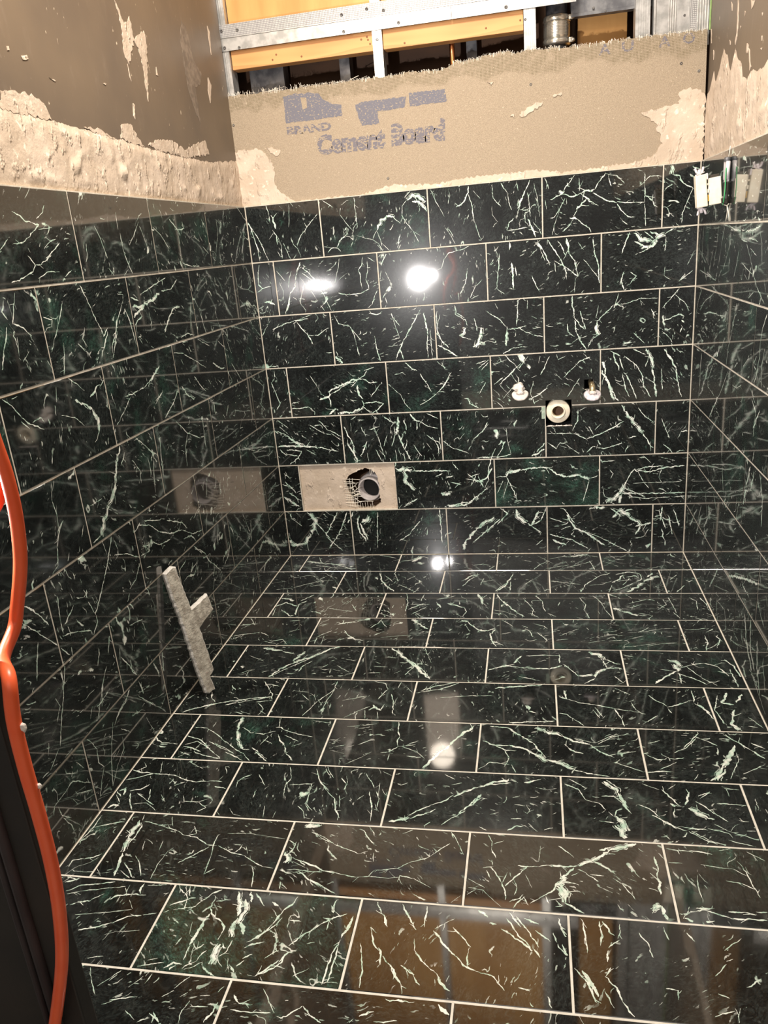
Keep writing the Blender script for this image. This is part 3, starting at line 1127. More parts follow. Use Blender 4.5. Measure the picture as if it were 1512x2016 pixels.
F:8,2484,-8060,2873,-8114
F:15,3906,-9051,4123,-8811,4389,-8598
F:34,4377,-8732,4473,-8628,4650,-8751
F:34,4453,-8528,4556,-8657
F:19,4644,-8718,4692,-8448
F:11,4580,-8788,4647,-9042
F:16,4512,-8320,4572,-8108,4659,-7925
F:16,4659,-7925,4575,-7674,4271,-7575
F:12,4925,-7585,4886,-7843
F:19,4769,-8098,4862,-8372,4937,-8866
F:11,4300,-8736,4366,-9058
F:12,5079,-7798,5228,-8007
F:38,1652,-9140,1674,-9366,1719,-9648
F:36,1719,-9648,1878,-9973,2058,-10255
F:21,2058,-10255,2205,-10246
F:25,2240,-10186,2426,-10345,2671,-10525
F:21,2344,-10322,2724,-10631
F:26,739,-9579,896,-9570,1026,-9594
F:18,1026,-9594,1243,-9738,1589,-10021,1863,-10238
F:14,1863,-10238,2109,-10394,2331,-10603
F:18,756,-10250,1007,-10293,1204,-10396
F:18,769,-10190,984,-10058,1392,-10297
F:18,677,-9894,1035,-9994,1283,-10217
F:18,1184,-10164,1523,-10432,1688,-10562
F:18,1056,-10405,1325,-10502,1698,-10590
F:14,1386,-10092,1678,-10250,1926,-10406
F:14,1722,-10362,2188,-10612
F:14,796,-10593,919,-10443
F:14,757,-10425,1030,-10521
F:14,1249,-10041,1604,-10255
F:14,1507,-10203,1832,-10355
F:15,1789,-9519,2046,-9690,2332,-9735,2557,-9599
F:22,2518,-9477,2632,-9470,2736,-9557
F:15,2736,-9557,3081,-9690,3401,-9761
F:11,2515,-9159,2594,-9472
F:18,2633,-9717,2781,-9947,2899,-10086
F:17,2907,-10115,3012,-10336,3202,-10545
F:11,2391,-9912,2624,-10045
F:11,2791,-9738,3148,-9925
F:11,3053,-10105,3238,-9978
F:11,2464,-9787,2376,-10090
F:11,3245,-9183,3648,-9256
F:11,1130,-9556,1133,-9364
F:18,5113,-9143,5144,-9448,5208,-9623
F:18,5208,-9623,5183,-9800,5228,-9969
F:10,5228,-9969,5569,-9890
F:17,5228,-9969,5081,-10146
F:14,5091,-10201,5093,-10418
F:10,5298,-9964,5634,-10110,5799,-10318
F:10,4912,-10185,5116,-10144
F:11,4052,-9358,4308,-9325
F:7,4342,-9311,4663,-9230
F:11,3954,-10049,4156,-9979
F:10,4123,-10456,4177,-10534
F:11,4405,-9963,4656,-9774
F:7,3790,-9827,4015,-9842
F:7,4292,-10579,4557,-10346,4733,-10168
F:7,3875,-10167,4184,-10260
F:39,4885,-6579,5234,-7007,5539,-7416
F:28,6823,-7001,7172,-6829,7444,-6712
F:34,7443,-6658,7604,-6322
F:28,7170,-6776,7718,-6862,8256,-6895
F:33,8256,-6895,8529,-6727
F:22,8492,-6238,8478,-6622
F:22,8557,-6673,8733,-6930,8877,-7180
F:37,8877,-7180,9192,-7117
F:38,9236,-7215,9307,-6959,9499,-6849
F:27,9499,-6849,9687,-6790,9840,-6816
F:50,9156,-6106,9366,-6211,9509,-6425
F:27,9509,-6425,9707,-6579,9834,-6628
F:22,9451,-6481,9530,-6796
F:21,8959,-7522,9232,-7265
F:16,9652,-7149,9825,-7437
F:17,7715,-6318,8160,-6271,8490,-6294
F:16,7560,-7232,8036,-7414
F:22,9932,-6193,10160,-6295
F:49,10882,-6380,11073,-6479,11140,-6686
F:43,11004,-6587,11054,-6893
F:31,10475,-7409,10769,-7104,11004,-6895
F:21,11021,-6793,11302,-6628,11628,-6513
F:21,11037,-6994,11301,-7181,11549,-7411
F:21,11046,-6944,11020,-7386
F:16,11242,-6682,11499,-7173,11734,-7450
F:21,11628,-6513,11900,-6658,12061,-7053
F:26,12128,-6752,12137,-7147,12145,-7526
F:21,12120,-6338,12251,-6645,12308,-7236
F:16,11857,-6862,12133,-6951
F:16,10663,-6806,10953,-6897
F:15,11559,-7363,11823,-7256
F:27,5412,-7922,5764,-7709,6234,-7539
F:21,5318,-8023,5834,-7854,6288,-7537
F:32,7046,-7751,7462,-7684,7930,-7596
F:21,7930,-7596,8292,-7551
F:16,5870,-8188,6490,-8083,7007,-8059
F:24,7392,-9041,7825,-8992,8305,-8931
F:71,7701,-8419,7801,-8547
F:50,7801,-8591,7923,-8672
F:26,8431,-8020,8577,-8105,8540,-7781
F:20,8431,-8020,8818,-8229,9154,-8302
F:20,9154,-8302,9529,-8414,9632,-8792,9671,-9076
F:15,9529,-8414,9943,-8522,10120,-8598
F:15,9148,-8390,9264,-8728
F:15,9093,-8480,9213,-8773
F:20,8410,-8646,8553,-8681,8910,-9079
F:15,9889,-8176,9954,-8436,10074,-8600
F:14,10030,-8934,10348,-8628
F:15,9604,-7638,9877,-7860
F:20,10262,-7888,10424,-8105,10587,-8273
F:25,10581,-8317,10831,-8218,11098,-8028
F:20,10597,-8360,10640,-8528
F:20,11165,-7662,11153,-8114
F:19,11144,-8158,11313,-8366,11466,-8933
F:34,11207,-8199,11379,-8489
F:15,11655,-7822,11497,-8356,11572,-8847
F:35,11865,-7722,11692,-8087,11905,-8164
F:33,11865,-8337,11706,-8840,11802,-8993
F:42,11732,-8918,11828,-9069
F:35,11971,-8074,12138,-7755
F:14,12078,-8576,12252,-8928
F:14,11998,-8903,12164,-8933
F:37,5814,-10603,5999,-10228,6244,-9872
F:34,6244,-9872,6450,-9505,6695,-9205
F:19,5725,-10283,5440,-10264
F:14,5389,-9925,5607,-9755
F:19,7010,-9187,7348,-9209,7494,-9322
F:24,6892,-9676,7133,-9816,7411,-9799
F:19,7133,-9816,7369,-9953,7552,-9941
F:32,7411,-9799,7734,-9892,8004,-10132
F:45,7937,-10064,8135,-10232
F:45,8136,-10196,8354,-10288,8608,-10445
F:26,8608,-10445,8859,-10530
F:26,8816,-10533,9233,-10605
F:24,7397,-9247,7638,-9474,7871,-9693
F:23,7871,-9693,8050,-10020,8115,-10125
F:14,7323,-9955,7420,-10171,7339,-10463
F:14,6853,-10567,7065,-10339,7425,-10386
F:13,7470,-10383,7563,-10621
F:43,7920,-9176,8154,-9324,8429,-9426
F:33,8429,-9426,8652,-9568,8962,-9664
F:27,8960,-9702,9082,-9843,9287,-10012
F:23,8465,-9695,8592,-9874,8809,-9971
F:14,8656,-9491,9055,-9620,9490,-9285
F:14,8910,-9780,9318,-9679
F:14,9388,-9408,9717,-9271
F:14,9097,-9655,9437,-9366
F:14,9291,-9976,9784,-9835
F:13,9357,-10185,9837,-10428
F:14,9082,-9843,9371,-10042
F:14,10038,-9559,10270,-9469
F:18,9949,-9896,10140,-10062,10359,-10012
F:18,10359,-10012,10614,-9996
F:14,10474,-9826,10715,-9665,10944,-9352
F:13,10141,-10339,10469,-10110
F:18,10915,-9278,11105,-9418,11291,-9556
F:23,11025,-9385,11207,-9336
F:22,11275,-9630,11250,-9848
F:49,11612,-9535,11403,-9908,11258,-10194
F:51,11258,-10194,11125,-10438,11103,-10634
F:26,11290,-10327,10948,-10613
F:13,11583,-9755,11575,-9967,11306,-10523
F:27,11494,-9205,11660,-9421,11854,-9666
F:22,11854,-9666,12041,-9901
F:18,11908,-9443,12116,-9613
F:13,10783,-10429,10664,-10634
F:13,11560,-10374,11995,-10076
F:14,11003,-9039,11018,-9194,10671,-9668
F:22,29,-11048,283,-11116,526,-11127
F:18,526,-11127,805,-11135,1056,-11173
F:21,1056,-11173,1254,-11269,1499,-11306
F:18,1499,-11306,1746,-11261,2014,-11269
F:25,1919,-11409,2157,-11445
F:18,1102,-11442,1277,-11322
F:15,646,-11090,544,-10751
F:11,1087,-10715,1290,-10818,1470,-10920
F:11,168,-10806,277,-10944,140,-11069
F:14,1920,-10832,2013,-11022
F:18,51,-11355,276,-11256,526,-11127
F:32,86,-11677,157,-11592,233,-11772
F:25,30,-11681,186,-11827
F:21,290,-11662,486,-11595,608,-11452
F:17,335,-11711,421,-11912,595,-12175
F:14,464,-11702,747,-11887,951,-11998
F:14,671,-11581,771,-11783,784,-11884
F:10,544,-12004,784,-11960,1057,-12138
F:34,91,-12140,159,-12059,281,-12075
F:21,225,-12179,260,-12001
F:17,247,-11977,85,-11783
F:10,965,-11716,1131,-11908
F:10,1411,-11708,1506,-11880,1453,-11884
F:10,1477,-11857,1737,-11862,1945,-11745
F:10,1773,-11859,1974,-11992,1849,-12124
F:11,1211,-11514,1294,-11613
F:14,2324,-11246,2376,-11134,2522,-11014
F:11,2346,-11404,2304,-11194
F:14,3358,-11251,3553,-11237,3759,-11195
F:11,3224,-10743,3339,-11066,3277,-11283,3350,-11638
F:11,2669,-11004,2884,-11312
F:14,2758,-11478,2775,-11631
F:10,3773,-11247,3807,-11502,3806,-11751
F:13,3683,-11810,3826,-11943,3894,-12127
F:10,3806,-11751,3927,-11935
F:14,3752,-10762,3922,-11131,4162,-11374
F:10,2436,-11981,2558,-12116,2712,-12151
F:10,3067,-11858,3142,-12187
F:10,3318,-11984,3310,-12174
F:10,2202,-12023,2319,-12183
F:11,3933,-10750,4108,-11011
F:39,903,-12416,879,-12652,885,-12833
F:38,885,-12833,946,-13049,945,-13178
F:31,956,-13199,1008,-13424,1058,-13703
F:23,983,-12504,993,-12734,968,-12959
F:15,1105,-13416,1232,-13527,1410,-13710
F:12,1124,-13577,1363,-13714
F:12,1217,-13239,1344,-13353,1533,-13659
F:10,1215,-12894,1286,-13106
F:10,903,-12272,937,-12413
F:17,984,-12433,1179,-12464,1428,-12537
F:16,1428,-12537,1663,-12586,1890,-12703
F:16,1890,-12703,2109,-12729,2377,-12882
F:16,1328,-12660,1459,-12603
F:13,1449,-12277,1554,-12503
F:13,1962,-12470,2072,-12643,1957,-12697
F:16,2377,-12882,2548,-12888
F:13,2480,-12631,2492,-12915,2543,-13122
F:12,2543,-13122,2578,-13523
F:16,2037,-13332,2175,-13196,2427,-12920
F:12,2581,-12886,2870,-13030,3115,-13071
F:12,3115,-13071,3360,-13213,3511,-13280
F:13,2910,-13048,2992,-12914,2994,-12828
F:9,3074,-12864,3148,-13027
F:12,3325,-13297,3409,-13447,3470,-13709
F:10,1549,-12865,1582,-13080
F:9,1746,-13065,1704,-13403,1718,-13701
F:9,3511,-13280,3739,-13299
F:6,2637,-12595,3033,-12562,3693,-12639
F:12,2578,-13523,2718,-13392
F:17,208,-12614,473,-12498,705,-12456
F:13,31,-12995,94,-12671,89,-12337
F:16,174,-13582,156,-13438,330,-13381
F:16,330,-13381,484,-13346,603,-13251
F:10,94,-12671,288,-12561
F:9,701,-13575,836,-13723
F:39,3961,-12305,4125,-12292,4238,-12214
F:9,4128,-12426,4355,-12539,4545,-12652
F:40,3783,-12929,3882,-13045,3872,-13167
F:22,3858,-12964,3910,-12813,3921,-12684
F:13,3764,-12654,3923,-12748
F:21,3944,-13039,4159,-13121,4506,-13249
F:12,3928,-13302,4111,-13285,4400,-13317
F:18,4117,-13304,4351,-13476,4563,-13588
F:12,4563,-13588,4833,-13709
F:15,4511,-13268,4731,-13287
F:15,3898,-13556,3929,-13703
F:12,3930,-13610,4047,-13692
F:6,3968,-13118,4222,-13235
F:13,3765,-10768,3896,-11068,4133,-11397
F:13,4133,-11397,4309,-11574,4417,-11887
F:19,4375,-11846,4521,-12057
F:13,4384,-11474,4459,-11794
F:17,3958,-10702,4078,-10902,4153,-10999
F:16,4304,-10988,4443,-11154,4432,-11326
F:10,4393,-10931,4465,-11177
F:13,4746,-10830,4890,-11047,4993,-11236
F:19,4914,-11338,4976,-11570,5051,-11792
F:16,5043,-11329,5126,-11511,5121,-11742
F:10,5064,-11084,5102,-11467
F:12,5043,-11748,5080,-12099
F:9,5073,-11654,5153,-11829
F:10,3651,-11236,3778,-11202,3829,-11751,3974,-11922
F:10,4732,-11565,4836,-11439
F:10,5071,-10755,5259,-10870
F:30,5400,-12073,5636,-12010,5752,-11958
F:24,5752,-11958,5983,-11852,6182,-11703
F:18,5636,-12010,5849,-11774,6079,-11622
F:25,6079,-11622,6312,-11467,6454,-11317
F:28,6456,-11340,6665,-11207,6908,-11071
F:35,6908,-11071,7153,-10908,7436,-10839
F:22,7093,-10985,7469,-10909
F:18,6315,-12083,6505,-11875,6704,-11706
F:25,6700,-11663,6842,-11495,6956,-11349
F:28,6560,-11806,6755,-11569,6951,-11256
F:16,6956,-11349,7065,-11363
F:29,7704,-10868,7845,-10834,8033,-10747
F:13,6238,-10750,6343,-10818,6446,-10885
F:13,5451,-11129,5585,-11046
F:10,5947,-11069,6076,-11059
F:13,6396,-11036,6583,-10974
F:20,5317,-10815,5412,-10783
F:15,6019,-12128,6129,-12035
F:18,6969,-12071,7090,-12144
F:26,7439,-12115,7553,-12023,7698,-11990
F:18,7490,-11839,7667,-11824
F:15,7695,-11628,7769,-11687,7814,-11553
F:15,7543,-11485,7724,-11493
F:12,7874,-11279,7950,-11227
F:16,7509,-11307,7630,-11251
F:18,8024,-11358,8099,-11375
F:12,8196,-11675,8256,-11627
F:15,8043,-12065,8188,-11991
F:12,7931,-11782,7990,-11691
F:12,7575,-11594,7591,-11680
F:13,8121,-11052,8275,-10994
F:12,7785,-11920,7871,-12038
F:12,7130,-11760,7278,-11705
F:12,4113,-12434,4298,-12543,4577,-12682
F:12,4577,-12682,4778,-12765,5037,-12859
F:9,5037,-12859,5171,-12789
F:37,3950,-12299,4104,-12286,4271,-12199
F:17,4177,-13109,4376,-13185,4548,-13281
F:14,4548,-13281,4727,-13302,5085,-13359
F:11,4234,-13310,4524,-13302
F:14,4269,-13435,4467,-13524,4824,-13701
F:11,5085,-13359,5277,-13324,5365,-13188
F:11,5365,-13188,5723,-13119,5900,-12973
F:11,5900,-12973,6170,-12855,6505,-12496
F:14,5766,-13385,5788,-13259,6003,-13293
F:8,5277,-13324,5617,-13328,5780,-13295
F:8,6003,-13293,6300,-13458
F:12,6509,-12234,6615,-12427,6755,-12727
F:12,6509,-12234,6551,-12373
F:9,5688,-12344,5854,-12247
F:11,5280,-12819,5301,-13008
F:12,7124,-12223,7191,-12418,7198,-12573
F:17,7198,-12573,7276,-12757
F:14,7208,-12800,7227,-12910
F:14,7079,-12978,7242,-12945
F:16,7215,-12947,7304,-13119,7390,-13251
F:19,7390,-13251,7435,-13418,7453,-13583
F:14,7137,-13027,7213,-13198
F:16,7432,-13317,7522,-13204,7679,-13013
F:25,7679,-13013,7773,-12878
F:19,7624,-12892,7841,-12891,8112,-12830
F:19,8112,-12830,8412,-12839
F:13,7561,-13166,7617,-13333,7580,-13472
F:21,7505,-13611,7633,-13533,7710,-13459
F:13,7560,-13735,7634,-13599,7736,-13490
F:13,7710,-13493,7789,-13649
F:13,7814,-13614,7995,-13465,8205,-13295
F:24,8205,-13312,8339,-13197
F:38,8207,-13244,8371,-13056
F:37,8278,-13438,8360,-13297
F:16,8046,-13460,8095,-13587
F:11,7390,-13251,7464,-13033
F:9,7221,-12455,7388,-12361
F:8,7950,-12771,7982,-12428
F:8,7747,-13061,7840,-13312
F:11,8260,-12404,8420,-12543
F:8,6834,-13560,6998,-13426
F:8,6834,-13390,7105,-13433,7298,-13631,7406,-13734
F:8,6848,-13214,7128,-13379
F:8,6624,-13729,6768,-13566
F:58,9120,-10748,9229,-10865,9330,-11042
F:36,9330,-11042,9386,-11246,9444,-11416
F:24,9493,-11149,9567,-11173
F:20,9380,-11305,9504,-11553
F:16,9046,-11153,9321,-11133
F:16,8427,-10861,8662,-11000,8765,-11264
F:16,8765,-11264,8993,-11335,9195,-11634
F:16,8889,-11165,9004,-11186
F:46,9214,-11632,9332,-11761,9401,-11971
F:49,9211,-11853,9285,-12034,9392,-12207
F:20,9214,-11632,9266,-11487,9365,-11451
F:12,8958,-11764,9198,-11800
F:17,8514,-10727,8804,-10958
F:12,9773,-10763,10047,-10897
F:24,10086,-10894,10175,-11068,10327,-11290
F:39,10185,-11243,10246,-11324
F:19,10223,-11355,10186,-11582
F:32,10523,-10922,10520,-11042,10407,-11255
F:58,10467,-11336,10590,-11467,10716,-11567
F:46,10716,-11567,10820,-11586
F:19,10613,-11152,10793,-11367,11027,-11623
F:16,9646,-11314,9821,-11415,9944,-11602
F:23,9906,-11605,10038,-11704,10195,-11852
F:19,9839,-11554,10067,-11756,10331,-11894
F:19,10204,-11798,10661,-11840
F:30,10236,-12032,10340,-11945
F:19,10367,-11891,10578,-12080,10834,-12184
F:18,10404,-11888,10709,-12119,11037,-12191
F:15,9956,-12004,10044,-12125
F:16,10940,-11184,11196,-11193,11449,-11202
F:19,11196,-11582,11352,-11597
F:15,10797,-11696,11009,-11863,11423,-12008
F:11,10932,-12050,11315,-12167
F:12,11176,-10783,11186,-10991
F:12,10888,-10895,10681,-11088
F:12,11138,-10786,11467,-10822
F:15,10667,-11813,10967,-11893,11014,-11992
F:16,10673,-11030,10888,-10895
F:15,11264,-11816,11442,-11801
F:44,9494,-12249,9270,-12344,9045,-12464
F:36,9045,-12464,8817,-12656,8561,-12799
F:33,8903,-12451,9052,-12388
F:22,8561,-12799,8348,-12843,8100,-12841
F:32,8488,-12854,8376,-13005,8268,-13107
F:49,8194,-13250,8294,-13330,8323,-13459
F:45,8299,-13195,8326,-13371,8319,-13545
F:27,8319,-13545,8512,-13674,8670,-13762
F:21,8232,-13156,8157,-13343,8088,-13394
F:17,8187,-13515,8284,-13612,8183,-13643
F:11,8445,-13022,8553,-12942
F:15,8274,-12405,8397,-12521,8499,-12636
F:25,9742,-12501,9749,-12692,9732,-12926
F:28,9732,-12926,9732,-13259
F:14,9189,-13112,9273,-13259,9357,-13381
F:11,9064,-13011,9189,-13112
F:40,9558,-13571,9700,-13475
F:33,9700,-13475,9752,-13755
F:11,8724,-12973,8930,-12977
F:15,9944,-12311,10113,-12346,10135,-12417
F:18,10113,-12346,10323,-12327,10622,-12375
F:15,10742,-12291,10962,-12222
F:14,10968,-12488,11025,-12670,11102,-12754
F:14,11025,-12670,11078,-12979,11120,-13190
F:14,9933,-12604,10136,-12610
F:11,10407,-12609,10665,-12656,10862,-12662
F:10,10862,-12662,11057,-12803
F:14,10710,-12903,10898,-12930,11094,-13043
F:14,10315,-12827,10289,-13053,10295,-13354
F:14,11152,-12279,11375,-12452
F:27,9935,-13596,10134,-13535,10366,-13472
F:20,10178,-13470,10435,-13444
F:26,9984,-13672,10159,-13734,10387,-13672
F:23,10413,-13549,10647,-13606,11105,-13600
F:20,10612,-13489,10829,-13488,10976,-13513
F:16,10991,-13451,11143,-13457
F:17,10298,-13499,10476,-13543
F:20,183,-13774,466,-13813,616,-13756
F:27,306,-13914,501,-13810
F:23,422,-14071,619,-13948,939,-13876
F:13,475,-14128,837,-14011,1381,-13897
F:16,939,-13876,1157,-13813
F:29,654,-14333,804,-14258,949,-14204
F:16,949,-14204,1101,-14068
F:19,1238,-14156,1341,-14086,1474,-14073
F:19,1391,-14081,1554,-14025,1807,-14041
F:13,1391,-13917,1507,-14070
F:26,1688,-14012,1655,-13809
F:10,1581,-14143,1718,-14307
F:9,849,-14509,1252,-14430,1708,-14320
F:18,1057,-14770,1276,-14711,1514,-14594
F:16,1514,-14594,1713,-14461,1920,-14403
F:12,1920,-14403,2192,-14338
F:13,1743,-13842,2137,-13785
F:13,2086,-13974,2210,-13942
F:9,1503,-14816,1686,-14724
F:12,1457,-15222,1698,-15163
F:6,1695,-14742,2023,-14672
F:16,2298,-13832,2516,-14013,2551,-14245
F:19,2447,-13776,2532,-13972
F:25,2247,-14313,2479,-14233,2720,-14171
F:19,2712,-14152,2876,-13899,3008,-13805
F:19,2292,-14193,2420,-14102,2647,-14001
F:22,3002,-14046,3181,-13989
F:37,3285,-13820,3402,-14046,3451,-14270
F:37,3438,-13964,3524,-14112,3504,-14413
F:39,3449,-14308,3464,-14562,3466,-14651
F:30,3522,-14375,3660,-14578
F:35,3466,-13762,3579,-13990
F:27,2997,-14278,2962,-14431,2942,-14615
F:30,2962,-14431,2941,-14687,2915,-14847
F:18,2915,-14847,2932,-15100
F:46,3361,-14784,3337,-14957,3342,-15122
F:35,3391,-14781,3477,-14841
F:22,2936,-14130,3028,-14275,3243,-14403
F:21,3243,-14403,3329,-14540,3304,-14720
F:26,2694,-15257,2798,-15147,2931,-15166
F:23,2738,-15284,2857,-15207
F:23,2959,-15228,3110,-15081,3191,-14905
F:17,3002,-15256,3212,-15103
F:21,3739,-14710,3896,-14624,4028,-14361
F:28,4028,-14361,4113,-14130,4245,-13926
F:21,3817,-14667,4001,-14472,4147,-14239
F:31,3897,-13959,4016,-14025
F:22,3590,-13831,3796,-14047
F:23,3745,-14813,3841,-14734,4008,-14683
F:20,3774,-14978,3898,-14898
F:23,3734,-15113,3815,-15007
F:28,3646,-15123,3739,-15209
F:25,4048,-15240,4159,-15132,4310,-14954
F:23,4123,-15200,4311,-15052,4415,-14811
F:14,4415,-14811,4320,-14986
F:18,4386,-14712,4564,-14486,4758,-14288
F:18,4758,-14288,4913,-14163,5109,-14069
F:21,4761,-14178,4922,-14199
F:22,4829,-13946,4887,-14054,4895,-13824
F:20,5124,-14533,5055,-14744,5045,-14942
F:20,5029,-14878,5035,-15133,5011,-15259
F:17,5111,-14603,5102,-14936,5086,-15220
F:27,5116,-14499,5174,-14353,5209,-14097
F:15,4870,-14240,4875,-14384
F:15,4641,-14652,4750,-14606
F:18,4251,-14265,4445,-14283
F:11,4586,-15182,4777,-15034
F:12,4096,-14944,4259,-14793
F:15,3346,-15056,3502,-14906,3516,-14698
F:15,2995,-14959,3120,-14809
F:14,3569,-15000,3653,-15219
F:14,2294,-15267,2487,-15213,2650,-15163
F:12,2396,-15157,2530,-15109
F:11,2490,-15408,2533,-15306
F:15,2741,-14743,2695,-14853
F:9,2774,-14450,2834,-14662
F:14,1869,-15633,1978,-15495,2089,-15354
F:11,1995,-15525,2063,-15422
F:8,2327,-15598,2461,-15411
F:11,2528,-15514,2577,-15334
F:17,2980,-15542,3054,-15441,3130,-15339
F:11,2864,-15677,2993,-15572
F:11,2155,-15815,2389,-15744,2524,-15714
F:11,2073,-15884,2212,-15809
F:9,1592,-15341,1713,-15523,1907,-15752
F:16,2989,-15753,3032,-15718
F:16,2805,-15920,2887,-15968,2899,-16052
F:24,2853,-15900,2981,-16042
F:13,2457,-15930,2645,-16038
F:16,3253,-16012,3234,-15842,3283,-15690
F:11,3320,-15775,3569,-15747
F:11,3627,-15532,3677,-15435
F:11,3393,-15603,3533,-15588
F:27,3605,-15971,3658,-15824,3684,-15675
F:14,3118,-15649,3205,-15579
F:11,4236,-15405,4386,-15597,4499,-15729
F:25,3862,-15537,3960,-15645
F:22,3960,-15645,4163,-15651
F:13,3887,-15755,4202,-15763,4445,-15735
F:16,4543,-15781,4632,-15799
F:24,4605,-15802,4714,-15705,4851,-15604
F:21,4851,-15604,4989,-15702,5150,-15796
F:10,5517,-15754,5557,-15694
F:26,5476,-13739,5636,-13996,5746,-14246
F:22,5915,-13807,6038,-14036,6177,-14253
F:17,6286,-13771,6296,-14191
F:12,6176,-14403,6203,-14594
F:20,6203,-14594,6395,-14807,6570,-14924
F:23,6570,-14924,6623,-15051,6771,-15163
F:25,6449,-14226,6600,-14457,6780,-14628
F:20,6780,-14628,6954,-14793,7075,-14825
F:19,7075,-14825,7313,-14888,7474,-15086
F:21,6716,-14148,6877,-14331,6990,-14465
F:17,6446,-14201,6723,-13994
F:16,6954,-14793,6970,-14467
F:16,5418,-14555,5530,-14991,5544,-15255
F:21,5512,-14270,5611,-14559,5711,-14645
F:24,5703,-14598,5774,-14873
F:20,5769,-14734,5922,-14903,5992,-15075
F:20,5915,-14858,6084,-15153,6143,-15275
F:20,6055,-14843,6258,-14980
F:20,6166,-14900,6357,-15123
F:13,5616,-14361,5512,-14270
F:25,7402,-14104,7651,-14276,7852,-14422
F:21,7479,-13919,7650,-14203,7812,-14379
F:21,7603,-13855,7771,-14092,7932,-14367
F:21,7518,-13811,7689,-14050
F:21,7729,-13894,7936,-13975
F:20,7852,-14375,7950,-14528
F:21,7894,-14080,8093,-14255
F:30,7072,-13802,7206,-13920
F:25,7232,-14020,7337,-14025
F:20,8137,-14105,8209,-14338,8358,-14508
F:25,8226,-13844,8259,-14043,8332,-14230
F:20,8251,-14286,8356,-14554
F:19,8354,-14599,8532,-14800,8669,-14955
F:31,8503,-14672,8636,-14917,8681,-15037
F:23,8535,-14757,8657,-15121
F:20,8534,-13814,8579,-14060,8597,-14391
F:20,8795,-13839,8815,-14084,8782,-14255
F:21,8836,-13835,8974,-14068
F:25,9074,-13861,9029,-14111
F:20,8877,-14269,9046,-14133
F:20,8857,-14501,8873,-14316
F:16,8818,-14726,8886,-14587
F:19,8799,-14728,8932,-14884,8984,-15085
F:18,8984,-15085,9120,-15287
F:19,8780,-14943,8867,-15178
F:16,9316,-13985,9428,-14165,9457,-14370
F:16,9965,-13919,10055,-14053
F:16,9666,-13851,9711,-14065
F:22,9556,-14816,9695,-14843,9674,-14968
F:15,10209,-14576,10395,-14382
F:12,10408,-14156,10680,-13942
F:19,10569,-14705,10782,-14557
F:15,10192,-14829,10321,-14876
F:15,10088,-15158,10350,-15051
F:18,10348,-15205,10412,-15005
F:16,10405,-14337,10490,-14283
F:19,7662,-15023,7813,-15049
F:19,7813,-15215,7922,-15364
F:22,8036,-15108,8105,-15303
F:27,5926,-15383,6314,-15382
F:23,5630,-15662,5803,-15562
F:22,5829,-15699,6128,-15665
F:30,6622,-15389,6824,-15527
L:15,-10884,10420,-10706,10367,-10587,10282,-10415,10255
L:19,-10415,10255,-10239,10227,-10381,10137,-10580,10033
L:15,-10580,10033,-10818,9946,-11022,9934
L:13,-9956,10534,-10053,10426,-10258,10317
L:10,-10268,10152,-9866,10185
L:15,-11392,9840,-11267,9923,-11139,10007
L:13,-10346,9881,-10295,9941
L:16,-10221,9848,-10006,9968,-9822,9998
L:16,-10225,9694,-10021,9782,-9730,9934
L:13,-10713,9753,-10618,9661,-10562,9598
L:16,-10562,9598,-10681,9497,-10858,9445,-11085,9383,-11289,9365
L:16,-10397,9608,-10169,9693,-10068,9737
L:13,-10562,9598,-10370,9607
L:13,-10564,9385,-10252,9478,-9913,9463
L:14,-9767,9376,-9513,9478
L:9,-10668,9871,-10629,9796
L:18,-9365,9206,-9232,8960,-9089,8637,-8886,8260
L:11,-8467,10228,-8338,10023,-8202,9637
L:11,-7570,10485,-7581,10164
L:15,-7532,10092,-7529,9801,-7457,9578,-7318,9311
L:12,-6669,10319,-6927,10092,-7221,9870
L:12,-6656,10243,-6487,9899,-6430,9704
L:11,-8234,9461,-8046,9273
L:7,-8621,9389,-8592,9283
L:11,-7914,8823,-8229,8517,-8464,8209
L:26,-8266,8520,-8464,8209,-8689,8016
L:22,-8899,8226,-8693,8382
L:22,-9114,7858,-8919,8083,-8720,8313
L:23,-8701,7796,-8519,8068,-8363,8272
L:20,-7894,8672,-7777,8358,-7700,7923
L:13,-10021,8955,-10268,8621,-10527,8328,-10641,8181
L:13,-10690,8776,-10439,8703,-10486,8580
L:14,-9489,8470,-9629,8280,-9524,8128
L:17,-9814,8218,-9643,8075,-9480,7982
L:13,-10248,8292,-10305,8068,-10415,7785
L:15,-11278,9204,-11389,8977,-11511,8723
L:27,-11661,8710,-11814,8436,-12008,8111
L:18,-11477,8749,-11260,8666,-11088,8509
L:15,-11579,9109,-11688,8946,-11595,8820
L:9,-11459,8539,-11522,8245
L:9,-11223,8295,-11461,8145
L:11,-8091,8966,-7871,8932,-7914,8823
L:37,-7567,8682,-7158,8647,-6682,8727,-6258,8857
L:32,-7654,8460,-7368,8549,-7089,8602
L:24,-7581,8854,-7279,8774
L:22,-6149,8891,-5653,8900,-5269,9089
L:24,-7648,8267,-7427,8399,-7233,8458
L:16,-7561,8062,-7431,8066
L:22,-5719,8482,-5995,8296,-6344,8039
L:18,-5719,8482,-5358,8472
L:17,-7152,8880,-6469,9033,-5848,9161
L:17,-6272,9061,-6132,9175
L:22,-5155,10400,-4826,10197,-4673,10049
L:19,-5153,10396,-4796,10164,-4405,10203
L:12,-4796,10164,-4805,9795,-4845,9460
L:11,-6126,10261,-5718,10055,-5404,9768
L:16,-4806,9439,-4359,9347,-3857,9328
L:13,-3466,9774,-3153,9608
L:13,-2314,10421,-2331,10090,-2615,9678
L:8,-3975,10052,-3629,9895
L:23,-5645,8496,-5988,8305,-6321,8010
L:15,-5645,8496,-5328,8488
